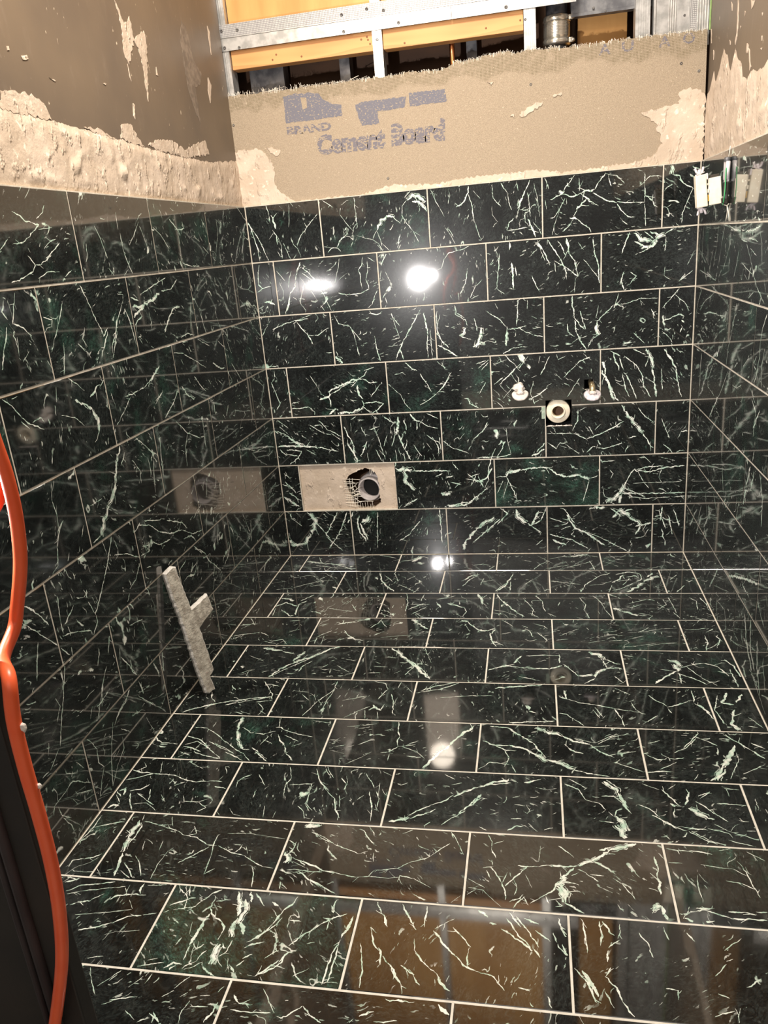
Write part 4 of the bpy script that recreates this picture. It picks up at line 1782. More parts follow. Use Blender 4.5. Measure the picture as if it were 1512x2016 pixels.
L:12,-4735,8535,-4839,8153,-4961,7851
L:20,-5555,7805,-5155,7854,-4793,7771
L:15,-6118,7537,-5517,7432
L:16,-5524,7413,-4935,7167,-4406,6920
L:26,-3942,6974,-3456,6745,-3223,6730
L:13,-4637,7652,-3991,7404
L:13,-3403,7455,-2820,7114
L:12,-5746,7329,-5658,7199
L:19,-2704,6783,-2428,6510,-2143,6228
L:28,-5937,6737,-5701,6495,-5381,6310
L:16,-5168,6840,-4877,6543,-4628,6370
L:22,-6876,7353,-7174,7220,-7463,7090
L:15,-6181,6705,-6449,6486,-6871,6307
L:15,-6979,6781,-7314,6663
L:13,-3785,6516,-3505,6334
L:20,-1278,6101,-818,5946,-442,5726
L:15,-12173,7682,-11990,7539,-11823,7334
L:19,-11823,7334,-11633,7164,-11318,7009
L:16,-11574,7182,-11324,7206,-11272,7129
L:12,-11851,7262,-11685,7097
L:13,-10747,7611,-10815,7360
L:10,-10333,8072,-10439,7723
L:17,-10332,7687,-10107,7545,-9912,7387
L:29,-9772,7235,-9510,7383,-9327,7404
L:35,-10266,7299,-10001,7157,-9794,7007
L:43,-9794,7007,-9701,6805,-9698,6546
L:14,-10764,7114,-10384,6995,-10141,6798
L:16,-11273,6549,-11315,6409
L:10,-10938,6816,-10960,6686
L:9,-11800,7653,-11952,7638
L:25,-6855,7356,-7311,7141,-7704,7049
L:20,-7711,7030,-8143,7011,-8548,7012
L:15,-8325,6968,-8647,6760,-9044,6540
L:17,-6117,6711,-6535,6439,-7013,6237
L:13,-6934,6800,-7341,6606
L:38,-9092,6126,-9367,5812,-9524,5508
L:52,-9524,5508,-9686,5286,-9884,5158
L:51,-9884,5158,-10136,4976,-10365,4752
L:21,-10365,4752,-10626,4701
L:19,-8957,5972,-9196,5762
L:16,-8477,6166,-8086,5861,-7823,5622
L:16,-7823,5622,-7976,5238,-8047,4829
L:16,-8724,5748,-8512,5441,-8562,5206
L:12,-8097,5613,-8072,5224
L:17,-7417,5944,-7518,5452,-7573,5074
L:11,-10499,5371,-10084,5380
L:10,-11468,6117,-11548,5836,-11505,5580,-11549,5316
L:13,-11367,5407,-11524,5307,-11681,5051
L:14,-10828,5117,-10960,4946
L:15,-9194,7471,-9380,7359
L:24,-12615,6039,-12626,5820,-12755,5549
L:12,-8506,6093,-8332,6110
L:16,-9225,3806,-8734,3770,-8984,3998
L:20,-8725,4439,-8271,4273,-7856,4165
L:16,-8978,4429,-8538,4265,-8203,3989
L:21,-8203,3989,-7730,3764,-7179,3644
L:18,-7179,3644,-6658,3351,-6135,3247
L:21,-7789,4096,-7115,3804,-6890,3581
L:16,-8586,3924,-8308,3726,-7776,3648
L:18,-7170,3409,-6769,3346,-6453,3030
L:16,-8998,3962,-8690,3880
L:17,-7552,4452,-7769,4264
L:18,-6525,6038,-6055,5661,-5398,5360
L:18,-6071,5620,-6282,5359,-6351,4924
L:18,-5084,5848,-5133,5436,-5165,5063
L:19,-4273,6055,-4284,5719
L:20,-3339,5765,-3579,5513
L:19,-6106,2443,-5741,2134,-5469,1859
L:19,-5310,2883,-5381,2551
L:18,-6696,2983,-6340,2740
L:52,-2359,1397,-1883,1269,-1292,909,-884,489
L:44,-2359,1397,-2684,1232
L:34,-1747,721,-2296,707,-2553,514
L:27,-2969,2331,-3124,1760
L:16,-2731,4419,-1766,4050,-761,3956
L:15,-11394,5412,-11574,5284,-11694,5057,-11784,4740
L:11,-11784,4740,-12045,4639
L:20,-10023,4603,-10278,4266,-10576,3912,-11067,3445
L:16,-11067,3445,-11047,3303,-11272,3114
L:19,-11502,4002,-11233,3873
L:31,-11184,3998,-11203,3858
L:22,-11574,3995,-11699,3850,-11982,3726
L:16,-11200,3771,-11067,3445
L:15,-11995,4279,-12058,3867,-12069,3587
L:15,-12082,3553,-11778,3472,-11298,3237
L:13,-10052,4216,-9603,4052,-9237,3829
L:21,-12863,4507,-12649,4325,-12387,3917
L:14,-13040,4335,-12724,3978,-12386,3596,-12038,3153
L:14,-12738,3790,-12874,3513,-12986,3224
L:17,-9189,3714,-9476,3459,-9785,3365
L:13,-9816,3285,-9953,3163
L:13,-10050,2692,-9545,2575
L:18,-12333,3074,-12386,2771
L:21,-10567,2263,-10346,1942,-10189,1653
L:23,-9536,1619,-9375,1266,-9342,1089
L:23,-9038,1592,-9123,1115,-9276,730
L:18,-10104,1402,-10070,1128
L:21,-10516,1510,-10748,1365,-11124,1275
L:20,-10791,2853,-10942,2571
L:16,-11231,2237,-11395,2017,-11496,1760
L:16,-11170,2791,-11347,2533
L:13,-10273,1207,-9803,698
L:18,-8993,3485,-8817,3433
L:21,-6730,3052,-6229,2680,-5977,2287
L:10,-12798,3651,-12975,3251
L:16,-12384,3046,-12374,2821,-12443,2706
L:11,-12666,2691,-12600,2491,-12773,2290
L:14,-12235,3052,-12473,2566,-12630,2288,-12844,1861
L:13,-12901,1838,-13088,1721,-13208,1653
L:11,-13082,2098,-13176,1914
L:12,-11088,2374,-11383,2072,-11480,1824
L:15,-11315,2098,-11527,1854,-11679,1610
L:12,-11773,1947,-11901,1761
L:13,-10510,1524,-10722,1403,-11006,1334,-11255,1178
L:15,-12155,1530,-12015,1327,-11926,1124,-11967,874,-11843,673
L:15,-11843,673,-12018,450,-12158,240
L:15,-11281,1268,-11426,975,-11582,655,-11722,142
L:12,-11087,805,-11116,567,-11436,398,-11722,142
L:17,-12910,1058,-12754,1069,-12556,912,-12319,690
L:14,-12910,1058,-13118,1028,-13357,1029
L:11,-12756,800,-12319,549
L:8,-12625,1136,-12859,1317,-12867,1423
L:11,-12555,1318,-12388,1072
L:16,-13249,939,-13225,752,-13022,511
L:14,-13208,671,-13062,408,-13026,239
L:11,-13431,1667,-13253,1656
L:11,-12864,786,-12778,612
L:13,-10145,606,-9965,129
L:13,-11080,984,-10797,712
L:17,-9462,1491,-9321,1174
L:19,-10274,2039,-10301,1800,-10165,1626
L:13,-10151,1486,-10078,1138
R:12,731,9240,653,8802,650,8430
R:12,303,9059,264,8419
R:14,2357,9226,2301,8821,2024,8295
R:11,2978,9188,2770,8826,2580,8350
R:10,3627,8900,3300,8508,3065,8268
R:13,4409,8724,4288,8443,4097,8152
R:11,1291,8809,1407,8344
R:15,975,8255,1329,7939
R:19,1600,8279,1766,7963
R:18,2465,8174,2349,7994,2011,8012
R:14,2915,8262,2649,8079
R:11,2658,8045,2796,7813
R:11,1928,8677,1609,8243
R:20,3253,9250,3978,9119,4743,9116
R:19,4543,8938,5046,8882
R:21,4872,9087,5553,9127,5966,9194
R:18,5140,8970,5832,8904
R:12,4994,8853,5364,8568,5668,8289,5948,8074
R:18,5948,8074,6319,7900,6553,7805
R:12,4662,8487,5187,8356,5556,8284
R:9,4972,8257,5242,8150
R:12,5868,9167,6108,8866,6205,8509
R:9,5310,8770,5796,8637
R:12,5760,7946,5394,7802
R:9,6433,8242,6601,8004
R:20,833,7686,426,7348,231,6896
R:13,4500,7639,4378,7340,4202,6962
R:14,4202,6962,3950,6561,3895,6210
R:15,1166,7104,1868,7206,2701,7248
R:10,3520,7660,3783,7482,3698,6971
R:11,3597,6788,3238,6392
R:20,6803,7632,6580,7328,6495,7058
R:18,6495,7058,6512,6798,6395,6424,6236,6184
R:12,6302,6768,6126,6591
R:15,6828,6988,6711,6653,6775,6224
R:24,520,6127,929,6103
R:28,1221,6105,1118,5733,1155,5177
R:16,1155,5177,1030,4866
R:15,2665,6090,2096,5583,2142,5399,2862,5308
R:14,4070,6100,3598,5596,2996,5110
R:10,5223,6610,5244,6294
R:9,5760,6658,5340,6406
R:12,6032,6085,6437,5856
R:10,4555,5878,4961,5886,5317,6017
R:18,6609,6043,6603,5860
R:13,5495,5824,5416,5646
R:33,3251,5339,2499,4706
R:19,3721,4619,3980,4156,4332,3327
R:22,6173,5891,6533,5690,6469,5175
R:22,6798,5802,6427,5333
R:22,6636,4936,6530,4565
R:34,6433,4536,6236,4065,6060,3461
R:27,7132,4573,7434,4168,7487,3624
R:28,6750,4515,6563,4052
R:21,2517,2663,2824,2099
R:27,3407,2956,3785,2660
R:26,4106,3117,4412,3017
R:22,2108,2224,1730,1543
R:28,3203,2528,2705,1905
R:34,4274,1319,4046,1036,3549,509
R:35,5318,1605,6539,2088,7521,2413
R:23,6467,1928,7039,1880
R:22,7608,2093,8180,1784
R:40,6836,1399,7086,884,7629,484
R:39,7253,1484,7417,874,7810,592
R:33,7825,1290,7972,751,8289,319
R:29,6640,839,6919,660
R:27,8283,1059,8604,582
R:22,7869,373,8719,163
R:27,4332,504,4632,-88
R:19,5151,688,5386,309
R:24,5981,554,6478,550"""
veins = {'F': [], 'B': [], 'L': [], 'R': []}
for ln in VEINS.split():
    s, rest = ln[0], [int(q) / 10000 for q in ln[2:].split(',')]
    veins[s].append((rest[0], [(rest[i], rest[i + 1]) for i in range(1, len(rest) - 1, 2)]))

def ribbon(bm, pts, wd, z, rr, x0, x1, y0, y1):
    """an irregular pale vein: a ribbon of varying width with gaps, offshoots and flecks, inlaid in the tile face"""
    P = [Vector(p) for p in pts]
    step = max(.0016, wd * .5)
    Q = []
    for a, b in zip(P, P[1:]):
        L = (b - a).length; m = max(1, int(L / step))
        for j in range(m): Q.append(a + (b - a) * (j / m))
    Q.append(P[-1])
    if len(Q) < 2: return
    ph = rr.uniform(0, 99)
    R = []
    for i, q in enumerate(Q):
        d = (Q[min(i + 1, len(Q) - 1)] - Q[max(i - 1, 0)])
        d = d.normalized() if d.length else Vector((1, 0))
        n = Vector((-d.y, d.x))
        f1 = noise.noise((q.x * 60, q.y * 60, ph)) * .8 + noise.noise((q.x * 260, q.y * 260, ph + 7)) * .7
        off = noise.noise((q.x * 90, q.y * 90, ph + 31)) * wd * 1.0 + noise.noise((q.x * 330, q.y * 330, ph + 3)) * wd * .5
        e = min(1, min(i, len(Q) - 1 - i) / 4 + .25)
        wv = max(.0, wd * ((.62 + .75 * f1) if wd < .003 else (.85 + .65 * f1))) * e
        R.append((q + n * off, n, wv * 1.5))
    def ok(p): return x0 < p.x < x1 and y0 < p.y < y1
    def quad(a, b, c, d):
        if not all(ok(p) for p in (a, b, c, d)): return
        if abs((b - a).cross(c - a)) + abs((c - a).cross(d - a)) < 1e-9: return
        f = bm.faces.new([bm.verts.new((p.x, p.y, z)) for p in (a, b, c, d)])
        f.normal_update()
        if f.normal.z < 0: f.normal_flip()
        f.material_index = 1
    for (q, n, w_), (q2, n2, w2) in zip(R, R[1:]):
        if w_ < wd * .12 and w2 < wd * .12: continue
        a1 = max(w_, .0003); a2 = max(w2, .0003)
        quad(q - n * a1 * .5, q2 - n2 * a2 * .5, q2 + n2 * a2 * .5, q + n * a1 * .5)
    if wd > .0035 and len(R) > 6:
        for side in (-1, 1):
            for kx in range(3):
                a0 = rr.randrange(0, len(R) - 5); n_ = rr.randrange(4, 14); d0 = wd * rr.uniform(.6, 1.25) * side
                for (q, n, w_), (q2, n2, w2) in zip(R[a0:a0 + n_], R[a0 + 1:a0 + 1 + n_]):
                    t = rr.uniform(.0004, .0012)
                    quad(q + n * d0, q2 + n2 * d0, q2 + n2 * (d0 + t), q + n * (d0 + t))
    # offshoots
    for i in range(2, len(R) - 2):
        if rr.random() < .045:
            q, n, w_ = R[i]; d = (R[i + 1][0] - R[i - 1][0])
            if d.length == 0: continue
            d.normalize(); s = rr.choice((-1, 1)); dr = (d * rr.uniform(.4, 1) * rr.choice((-1, 1)) + n * s * rr.uniform(.2, .9)).normalized()
            L = rr.uniform(2, 7) * max(wd, .0022); a = q; hw = min(.0009, wd * .3)
            for kx in range(3):
                b = a + dr * (L / 3); b = b + Vector((rr.uniform(-1, 1), rr.uniform(-1, 1))) * L * .08
                nn = Vector((-dr.y, dr.x))
                quad(a - nn * hw, b - nn * hw * .7, b + nn * hw * .7, a + nn * hw); hw *= .7; a = b

def pieces(pts, x0, x1, y0, y1):
    """runs of a polyline that lie in the tile rectangle (densified, so cuts fall at the joint)"""
    D = []
    for a, b in zip(pts, pts[1:]):
        L = math.hypot(b[0] - a[0], b[1] - a[1]); m = max(1, int(L / .004))
        D += [(a[0] + (b[0] - a[0]) * j / m, a[1] + (b[1] - a[1]) * j / m) for j in range(m)]
    D.append(pts[-1]); cur = []; out = []
    for p in D:
        if x0 <= p[0] <= x1 and y0 <= p[1] <= y1: cur.append(p)
        else:
            if len(cur) > 1: out.append(cur)
            cur = []
    if len(cur) > 1: out.append(cur)
    return out

TH = 0.008     # tile thickness
GAP = 0.0017   # half a joint
LOOK = {('F', 10, 1): (.7, .75, 1.0), ('F', 10, 2): (1.9, -.2, .0), ('F', 8, 2): (.45, -.2, .25), ('F', 8, 3): (2.6, 0, .3), ('F', 7, 2): (2.7, -.1, .35), ('F', 5, 4): (.4, .1, .55)}
plain_tiles = {}
tcount = 0

def make_tile(surf, u0, u1, v0, v1, parent, look=None, holes=()):
    global tcount
    tcount += 1
    rr = random.Random(tcount * 13 + ord(surf))
    cu, cv = (u0 + u1) / 2, (v0 + v1) / 2
    hx, hy = (u1 - u0) / 2, (v1 - v0) / 2
    mine = []
    for wd, pts in veins[surf]:
        for pc in pieces(pts, u0, u1, v0, v1): mine.append((wd, [(p[0] - cu, p[1] - cv) for p in pc]))
    key = (round(hx, 4), round(hy, 4))
    if not mine and not holes and key in plain_tiles:
        me = plain_tiles[key]
    else:
        bm = bmesh.new()
        if holes:
            holed(bm, -hx, hx, -hy, hy, [(a - cu, b - cu, c - cv, d - cv) for a, b, c, d in holes], -TH, 0)
        else:
            c = .0007
            r0 = [bm.verts.new((sx * hx, sy * hy, -TH)) for sx, sy in ((-1, -1), (1, -1), (1, 1), (-1, 1))]
            r1 = [bm.verts.new((sx * hx, sy * hy, -c)) for sx, sy in ((-1, -1), (1, -1), (1, 1), (-1, 1))]
            r2 = [bm.verts.new((sx * (hx - c), sy * (hy - c), 0)) for sx, sy in ((-1, -1), (1, -1), (1, 1), (-1, 1))]
            for a, b in ((r0, r1), (r1, r2)):
                for i in range(4): bm.faces.new((a[i], a[(i + 1) % 4], b[(i + 1) % 4], b[i]))
            bm.faces.new(r2)
        m = .0012
        lv = [(a - cu, b - cu, c - cv, d - cv) for a, b, c, d in holes]
        for i, (wd, pts) in enumerate(mine):
            if any(a - .004 < p[0] < b + .004 and c - .004 < p[1] < d + .004 for a, b, c, d in lv for p in pts): continue
            ribbon(bm, pts, wd, .00008 + (i % 40) * .000004, rr, -hx + m, hx - m, -hy + m, hy - m)
        me = bpy.data.meshes.new('tile'); bm.to_mesh(me); bm.free()
        me.materials.append(MAT['tile']); me.materials.append(MAT['vein'])
        if not mine and not holes: plain_tiles[key] = me
    o = bpy.data.objects.new('tile', me); COL.objects.link(o)
    Fm = FRAME[surf]
    mw = Fm.to_4x4(); mw.translation = ORIG[surf] + Fm @ Vector((cu, cv, 0)) 
    tilt = Matrix.Rotation(rr.uniform(-.0012, .0012), 4, 'X') @ Matrix.Rotation(rr.uniform(-.0008, .0008), 4, 'Y')
    o.matrix_world = mw @ tilt
    o.parent = parent
    a, am, g = look or (None, None, None)
    o['seed'] = rr.uniform(0, 40)
    o['vein_angle'] = rr.uniform(0, PI) if a is None else a
    o['vein_amount'] = (rr.uniform(-.15, .35) if len(mine) > 5 else rr.uniform(.1, .6)) if am is None else am
    o['green'] = rr.choice((0, .1, .2, .35, .6)) if g is None else g
    return o

# ------------------------------------------------------------------ THE SETTING
PB = TH + .0008     # substrate lies just behind the tile backs; grout rises to just under the tile face
GR = .0010          # grout recess

# floor
bm = bmesh.new(); box(bm, (-.02, -2.75, -.06), (W + .02, .02, -GR))
floor = struct(finish('floor', bm, 'grout_floor'))
frows = [0.0] + [0.1555 * j - 0.02386 for j in range(1, 15)]
for j in range(1, 15):
    ya, yb = -frows[j], -frows[j - 1]
    off = 0.066 + (TW if j % 2 == 0 else 0)
    xs = [0.0]; x = off - 2 * TW
    while x < W - .004:
        if x > .012: xs.append(x)
        x += 2 * TW
    xs.append(W)
    for a, b in zip(xs, xs[1:]):
        make_tile('F', a + GAP, b - GAP, ya + GAP, yb - GAP, floor, LOOK.get(('F', j, xs.index(a))))

# back wall: substrate slab (grout face) with the toilet opening, sink drain hole and supply hole cut out
OPEN = (0.0655, 0.3735, 0.1560, 0.3070)
DRAINH = (0.8350, 0.9100, 0.4020, 0.4800)
SUPH = (0.9440, 0.9700, 0.5060, 0.5350)
bm = bmesh.new()
holed(bm, -.02, W + .02, -.02, 7 * PH + .0005, [OPEN, DRAINH, SUPH], -.0105, -GR)
wall_back = struct(finish('wall_back', bm, 'grout'))
wall_back.matrix_world = FRAME['B'].to_4x4()
for r in range(1, 8):
    off = .2185 if r % 2 else .2185 - TW
    xs = [0.0]; x = off
    while x < W - .004:
        if x > .012: xs.append(x)
        x += 2 * TW
    xs.append(W)
    for i, (a, b) in enumerate(zip(xs, xs[1:])):
        if r == 2 and i == 1: continue
        hs = [h for h in (DRAINH, SUPH) if h[0] < b and h[1] > a and h[2] < r * PH and h[3] > (r - 1) * PH]
        o = make_tile('B', a + GAP, b - GAP, (r - 1) * PH + GAP, r * PH - GAP, wall_back, {(4, 1): (.6, -.1, .5), (4, 3): (.7, .45, .25), (2, 3): (.3, -.1, .8), (2, 4): (.2, .2, .2), (3, 1): (1.6, .1, .4), (7, 2): (1.7, .1, 0)}.get((r, i)), hs)
        
for o in wall_back.children: o.matrix_parent_inverse = wall_back.matrix_world.inverted()

# side walls: painted membrane above, grout bed behind the tiles below
def side_wall(name, surf, ymax_u0, ymax_u1, odd, even):
    bm = bmesh.new()
    sgn = 1 if surf == 'L' else -1
    x0, x1 = (-.03, -.0095) if surf == 'L' else (W + .0095, W + .03)
    g0, g1 = (-.0096, -GR) if surf == 'L' else (W + GR, W + .0096)
    lo_y = ymax_u0
    box(bm, (x0, lo_y, -.02), (x1, .012, CEIL))
    box(bm, (g0, lo_y, -.02), (g1, .012, 7 * PH + .0003), mi=1)
    wl = struct(finish(name, bm, ['membrane', 'grout']))
    for r in range(1, 8):
        e = odd if r % 2 else even
        ys = [0.0]; d = e
        while d < -lo_y - .004:
            if d > .012: ys.append(d)
            d += 2 * TW
        ys.append(-lo_y)
        for a, b in zip(ys, ys[1:]):
            if surf == 'L': make_tile('L', -b + GAP, -a - GAP, (r - 1) * PH + GAP, r * PH - GAP, wl)
            else: make_tile('R', a + GAP, b - GAP, (r - 1) * PH + GAP, r * PH - GAP, wl)
    return wl
wall_left = side_wall('wall_left', 'L', -1.80, 0, .3017, .3017 - TW)
wall_right = side_wall('wall_right', 'R', -2.30, 0, .605 - 2 * TW, .605 - TW)

bm = bmesh.new(); box(bm, (-.10, -2.75, CEIL), (W + .10, .30, CEIL + .05))
struct(finish('ceiling', bm, 'ceil'))
bm = bmesh.new(); box(bm, (-.50, -1.86, -.02), (.4230, -1.845, CEIL), .0015)
wall_front = struct(finish('wall_front', bm, 'jamb'))
bm = bmesh.new(); tube(bm, [(.3985, -1.861, -.02), (.3985, -1.861, CEIL)], .0045, 12); tube(bm, [(.3890, -1.861, -.02), (.3890, -1.861, CEIL)], .0028, 10)
bd = finish('bead', bm, 'bead', wall_front, True); bd['label'] = 'dull double bead running down the dark jamb'

# cavity behind the framing
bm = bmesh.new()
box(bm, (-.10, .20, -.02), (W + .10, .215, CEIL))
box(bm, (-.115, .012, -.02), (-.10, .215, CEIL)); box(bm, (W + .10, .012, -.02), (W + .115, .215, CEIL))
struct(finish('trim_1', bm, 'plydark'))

# ------------------------------------------------------------------ thinset bands and smears
def band(name, top, zbot, to3, parent, thick, seed, n=220, m=26):
    us = [p[0] for p in top]; u0, u1 = min(us), max(us)
    T = sorted(top)
    def topz(u):
        for (a, za), (b, zb) in zip(T, T[1:]):
            if a <= u <= b: return za + (zb - za) * (u - a) / max(1e-6, b - a)
        return T[-1][1]
    bm = bmesh.new(); G = []
    for i in range(n + 1):
        u = u0 + (u1 - u0) * i / n
        zt = topz(u) + noise.noise((u * 45, seed, 0)) * .004 + noise.noise((u * 160, seed, 5)) * .003
        col = []
        for j in range(m + 1):
            t = j / m; z = zbot + (zt - zbot) * t
            p = Vector((u, z, seed))
            h = thick * (.55 + .35 * noise.noise(p * 14) + .22 * noise.noise(p * 45))
            lump = max(0, noise.noise(p * 28 + Vector((9, 0, 0))) - .22) * .016 * max(0, math.sin(PI * min(1, t * 1.25)))
            h = max(.0004, (h + lump)) * min(1, (1 - t) * 7 + .08) * min(1, t * 5 + .25)
            col.append(bm.verts.new(to3(u, z, h)))
        G.append(col)
    for i in range(n):
        for j in range(m): bm.faces.new((G[i][j], G[i + 1][j], G[i + 1][j + 1], G[i][j + 1]))
    return finish(name, bm, 'thinset', parent, True)

toL = lambda u, v, h: (-.0096 + h, u, v)
toR = lambda u, v, h: (W + .0096 - h, -u, v)
ZT = 7 * PH + .0006
LBAND = [(-1.80, 1.205), (-1.4, 1.200), (-1.2, 1.198), (-1.0468, 1.1960), (-1.0015, 1.1963), (-0.9021, 1.1937), (-0.8029, 1.1928), (-0.6961, 1.1904), (-0.5593, 1.1852), (-0.3963, 1.1822), (-0.1985, 1.1838), (-0.0289, 1.1992), (0.010, 1.2029)]
band('thinset_band', LBAND, ZT, toL, wall_left, .0055, 3.1, 420, 26)
SML = [[(-1.0356,1.2215),(-1.0098,1.2254),(-0.9748,1.2284),(-0.9448,1.2257),(-0.9194,1.2196),(-0.9104,1.2059),(-0.9048,1.1953),(-1.0009,1.1941),(-1.0453,1.1963)],
    [(-0.8000,1.1959),(-0.7756,1.2001),(-0.7293,1.1970),(-0.6846,1.1902),(-0.7446,1.1888)],
    [(-0.6468,1.2195),(-0.6011,1.2219),(-0.5876,1.2019),(-0.5576,1.1845),(-0.6150,1.1868),(-0.6612,1.1912)],
    [(-0.5399,1.1909),(-0.5034,1.2042),(-0.4171,1.2130),(-0.3413,1.1995),(-0.2078,1.2342),(-0.1888,1.2019),(-0.3382,1.1837),(-0.4794,1.1835)],
    [(-0.5848,1.4526),(-0.5765,1.4320),(-0.5730,1.3985),(-0.5817,1.3590),(-0.5682,1.3409),(-0.5263,1.3935),(-0.5092,1.3819),(-0.5022,1.3435),(-0.5042,1.2809),(-0.4845,1.3404),(-0.4636,1.4123),(-0.4707,1.4231),(-0.5068,1.4064),(-0.5251,1.3967),(-0.5304,1.4368),(-0.5594,1.4158),(-0.5704,1.4306),(-0.5801,1.4482)],
    [(-0.9578,1.2840),(-0.9408,1.2884),(-0.9385,1.2829),(-0.9555,1.2786)],
    [(-0.9929,1.2910),(-0.9876,1.2920),(-0.9872,1.2864),(-0.9932,1.2848)],
    [(-0.5797,1.2672),(-0.5735,1.2650),(-0.5826,1.2363),(-0.5876,1.2418)],
    [(-0.0772,1.5175),(-0.0658,1.5053),(-0.0767,1.4513),(-0.0799,1.4840)],
    [(-0.1230,1.3911),(-0.1077,1.3749),(-0.1314,1.3299),(-0.1359,1.3593)],
    [(-0.0983,1.3154),(-0.0345,1.3435),(-0.0321,1.2154),(-0.0702,1.2122)],
    [(-0.8854,1.2644),(-0.8665,1.2625),(-0.8687,1.2607)],
    [(-0.6946,1.2855),(-0.6827,1.2874),(-0.6859,1.2841)],
    [(-0.5751,1.3412),(-0.5702,1.3093),(-0.5745,1.3160)],
    [(-0.4352,1.3600),(-0.4323,1.3429),(-0.4402,1.3431)]]
for i, s in enumerate(SML):
    if i == 10: continue
    plate('thinset_smear', s, toL, .0012, 'thinset', wall_left, seed=i + 3, amp=.0035 if i < 5 else .0012, step=.006)
GHOST = [(-0.2466,1.4910),(-0.2254,1.4854),(-0.2062,1.4129),(-0.1640,1.3916),(-0.1845,1.3664),(-0.2201,1.3536),(-0.2181,1.2703),(-0.2394,1.2932),(-0.2649,1.3395),(-0.2673,1.3810),(-0.2714,1.4520)]
plate('dried_smear', GHOST, toL, .0006, 'membrane_pale', wall_left, seed=91, amp=.003, step=.006)
RB = [(-0.0063,1.2369),(-0.0342,1.2581),(-0.0536,1.2727),(-0.0739,1.2462),(-0.0976,1.2582),(-0.1192,1.2752),(-0.1324,1.2898),(-0.1475,1.3021),(-0.1652,1.2903),(-0.1927,1.2769),(-0.2258,1.2398),(-0.2426,1.2628),(-0.2629,1.2844),(-0.2889,1.2543),(-0.3158,1.2463),(-0.3292,1.2346),(-0.3406,1.2126),(-0.3780,1.2033),(-0.4043,1.2139),(-0.4466,1.2066),(-0.5056,1.2048),(-0.5317,1.2124)]
RBAND = sorted([(-a, b) for a, b in RB if a < 0.0] + [(-.012, 1.235), (.60, 1.215), (.9, 1.21), (1.4, 1.215), (2.3, 1.21)])
band('thinset_band', RBAND, ZT, toR, wall_right, .0045, 8.4, 420, 26)
SMR = [[(-0.2608,1.3714),(-0.2684,1.3696),(-0.2737,1.3225),(-0.2722,1.3011),(-0.2613,1.2877),(-0.2557,1.2951),(-0.2667,1.3085),(-0.2656,1.3397)],
    [(-0.3597,1.2562),(-0.3624,1.2706),(-0.3735,1.2655),(-0.3709,1.2511)],
    [(-0.3285,1.3359),(-0.3343,1.3316),(-0.3294,1.3253)],
    [(-0.4721,1.2613),(-0.4781,1.2600),(-0.4763,1.2521)],
    [(-0.0364,1.3218),(-0.0469,1.3162),(-0.0420,1.2995)],
    [(-0.1992,1.3831),(-0.2130,1.3736),(-0.2121,1.3628)],
    [(-0.3748,1.3439),(-0.4076,1.3359),(-0.3971,1.3300),(-0.3826,1.3262)],
    [(0.0045,1.3743),(-0.0024,1.3728),(-0.0103,1.3410)],
    [(-0.2033,1.3089),(-0.2123,1.3039),(-0.2125,1.2974)],
    [(-0.4690,1.2409),(-0.4840,1.2387),(-0.4789,1.2362)],
    [(-0.2965,1.3160),(-0.3028,1.3131),(-0.2995,1.3100)],
    [(-0.4639,1.3018),(-0.4730,1.2997),(-0.4685,1.2953)],
    [(-0.3786,1.2585),(-0.3876,1.2538),(-0.3954,1.2316),(-0.4079,1.2205),(-0.3967,1.2151),(-0.3870,1.2391)]]
for i, s in enumerate(SMR):
    plate('thinset_smear', [(-a, b) for a, b in s], toR, .0012, 'thinset', wall_right, seed=i + 33, amp=.002, step=.006)

# ------------------------------------------------------------------ cement board with printing
FY = .010           # front face of the board
toB = lambda u, v, h: (u, FY - h, v)
BT = [(-0.0221,1.3677),(0.0663,1.3654),(0.1535,1.3644),(0.2396,1.3658),(0.3520,1.3653),(0.4349,1.3654),(0.5031,1.3672),(0.5700,1.3618),(0.6037,1.3697),(0.6173,1.3774),(0.6634,1.3779),(0.7028,1.3837),(0.7545,1.3867),(0.7735,1.3776),(0.8056,1.3830),(0.8813,1.3785),(0.9560,1.3763),(1.0782,1.3772),(1.1620,1.3769),(1.2363,1.3755)]
bt = jag([(q[0], q[1]) for q in BT], .0022, .006, 4, closed=False)
poly = [(-.022, ZT - .03), (W + .006, ZT - .03)] + [(min(max(a, -.022), W + .006), b) for a, b in bt[::-1]]
board = plate('cement_board', poly, lambda u, v, h: (u, FY + .0125 - h, v), .0125, 'board', None)
tag(board, 'beige cement board strip with torn top edge and blue-grey printing, above the back wall tiles', 'cement board')
INK = [[(0.1465,1.3479),(0.1780,1.3518),(0.2255,1.3495),(0.2486,1.3440),(0.2572,1.3298),(0.2827,1.3153),(0.3075,1.3111),(0.3065,1.2847),(0.1483,1.2821)],
    [(0.3457,1.3070),(0.3629,1.3124),(0.4126,1.3113),(0.4848,1.3120),(0.4780,1.2867),(0.4036,1.2846),(0.4077,1.2547),(0.3591,1.2545),(0.3502,1.2844)],
    [(0.4918,1.3184),(0.5885,1.3191),(0.5915,1.2888),(0.4927,1.2866)]]
for i, s in enumerate(INK):
    plate('printed_letter', s, toB, .0003, 'ink', board, seed=i + 50, amp=.0015, step=.005)
plate('letter_counter', [(0.1955,1.3411),(0.2123,1.3392),(0.2117,1.3142),(0.1987,1.3111)], lambda u, v, h: (u, FY - .0003 - h, v), .0002, 'board', board)['label'] = 'board showing through the cut-off capital letter'

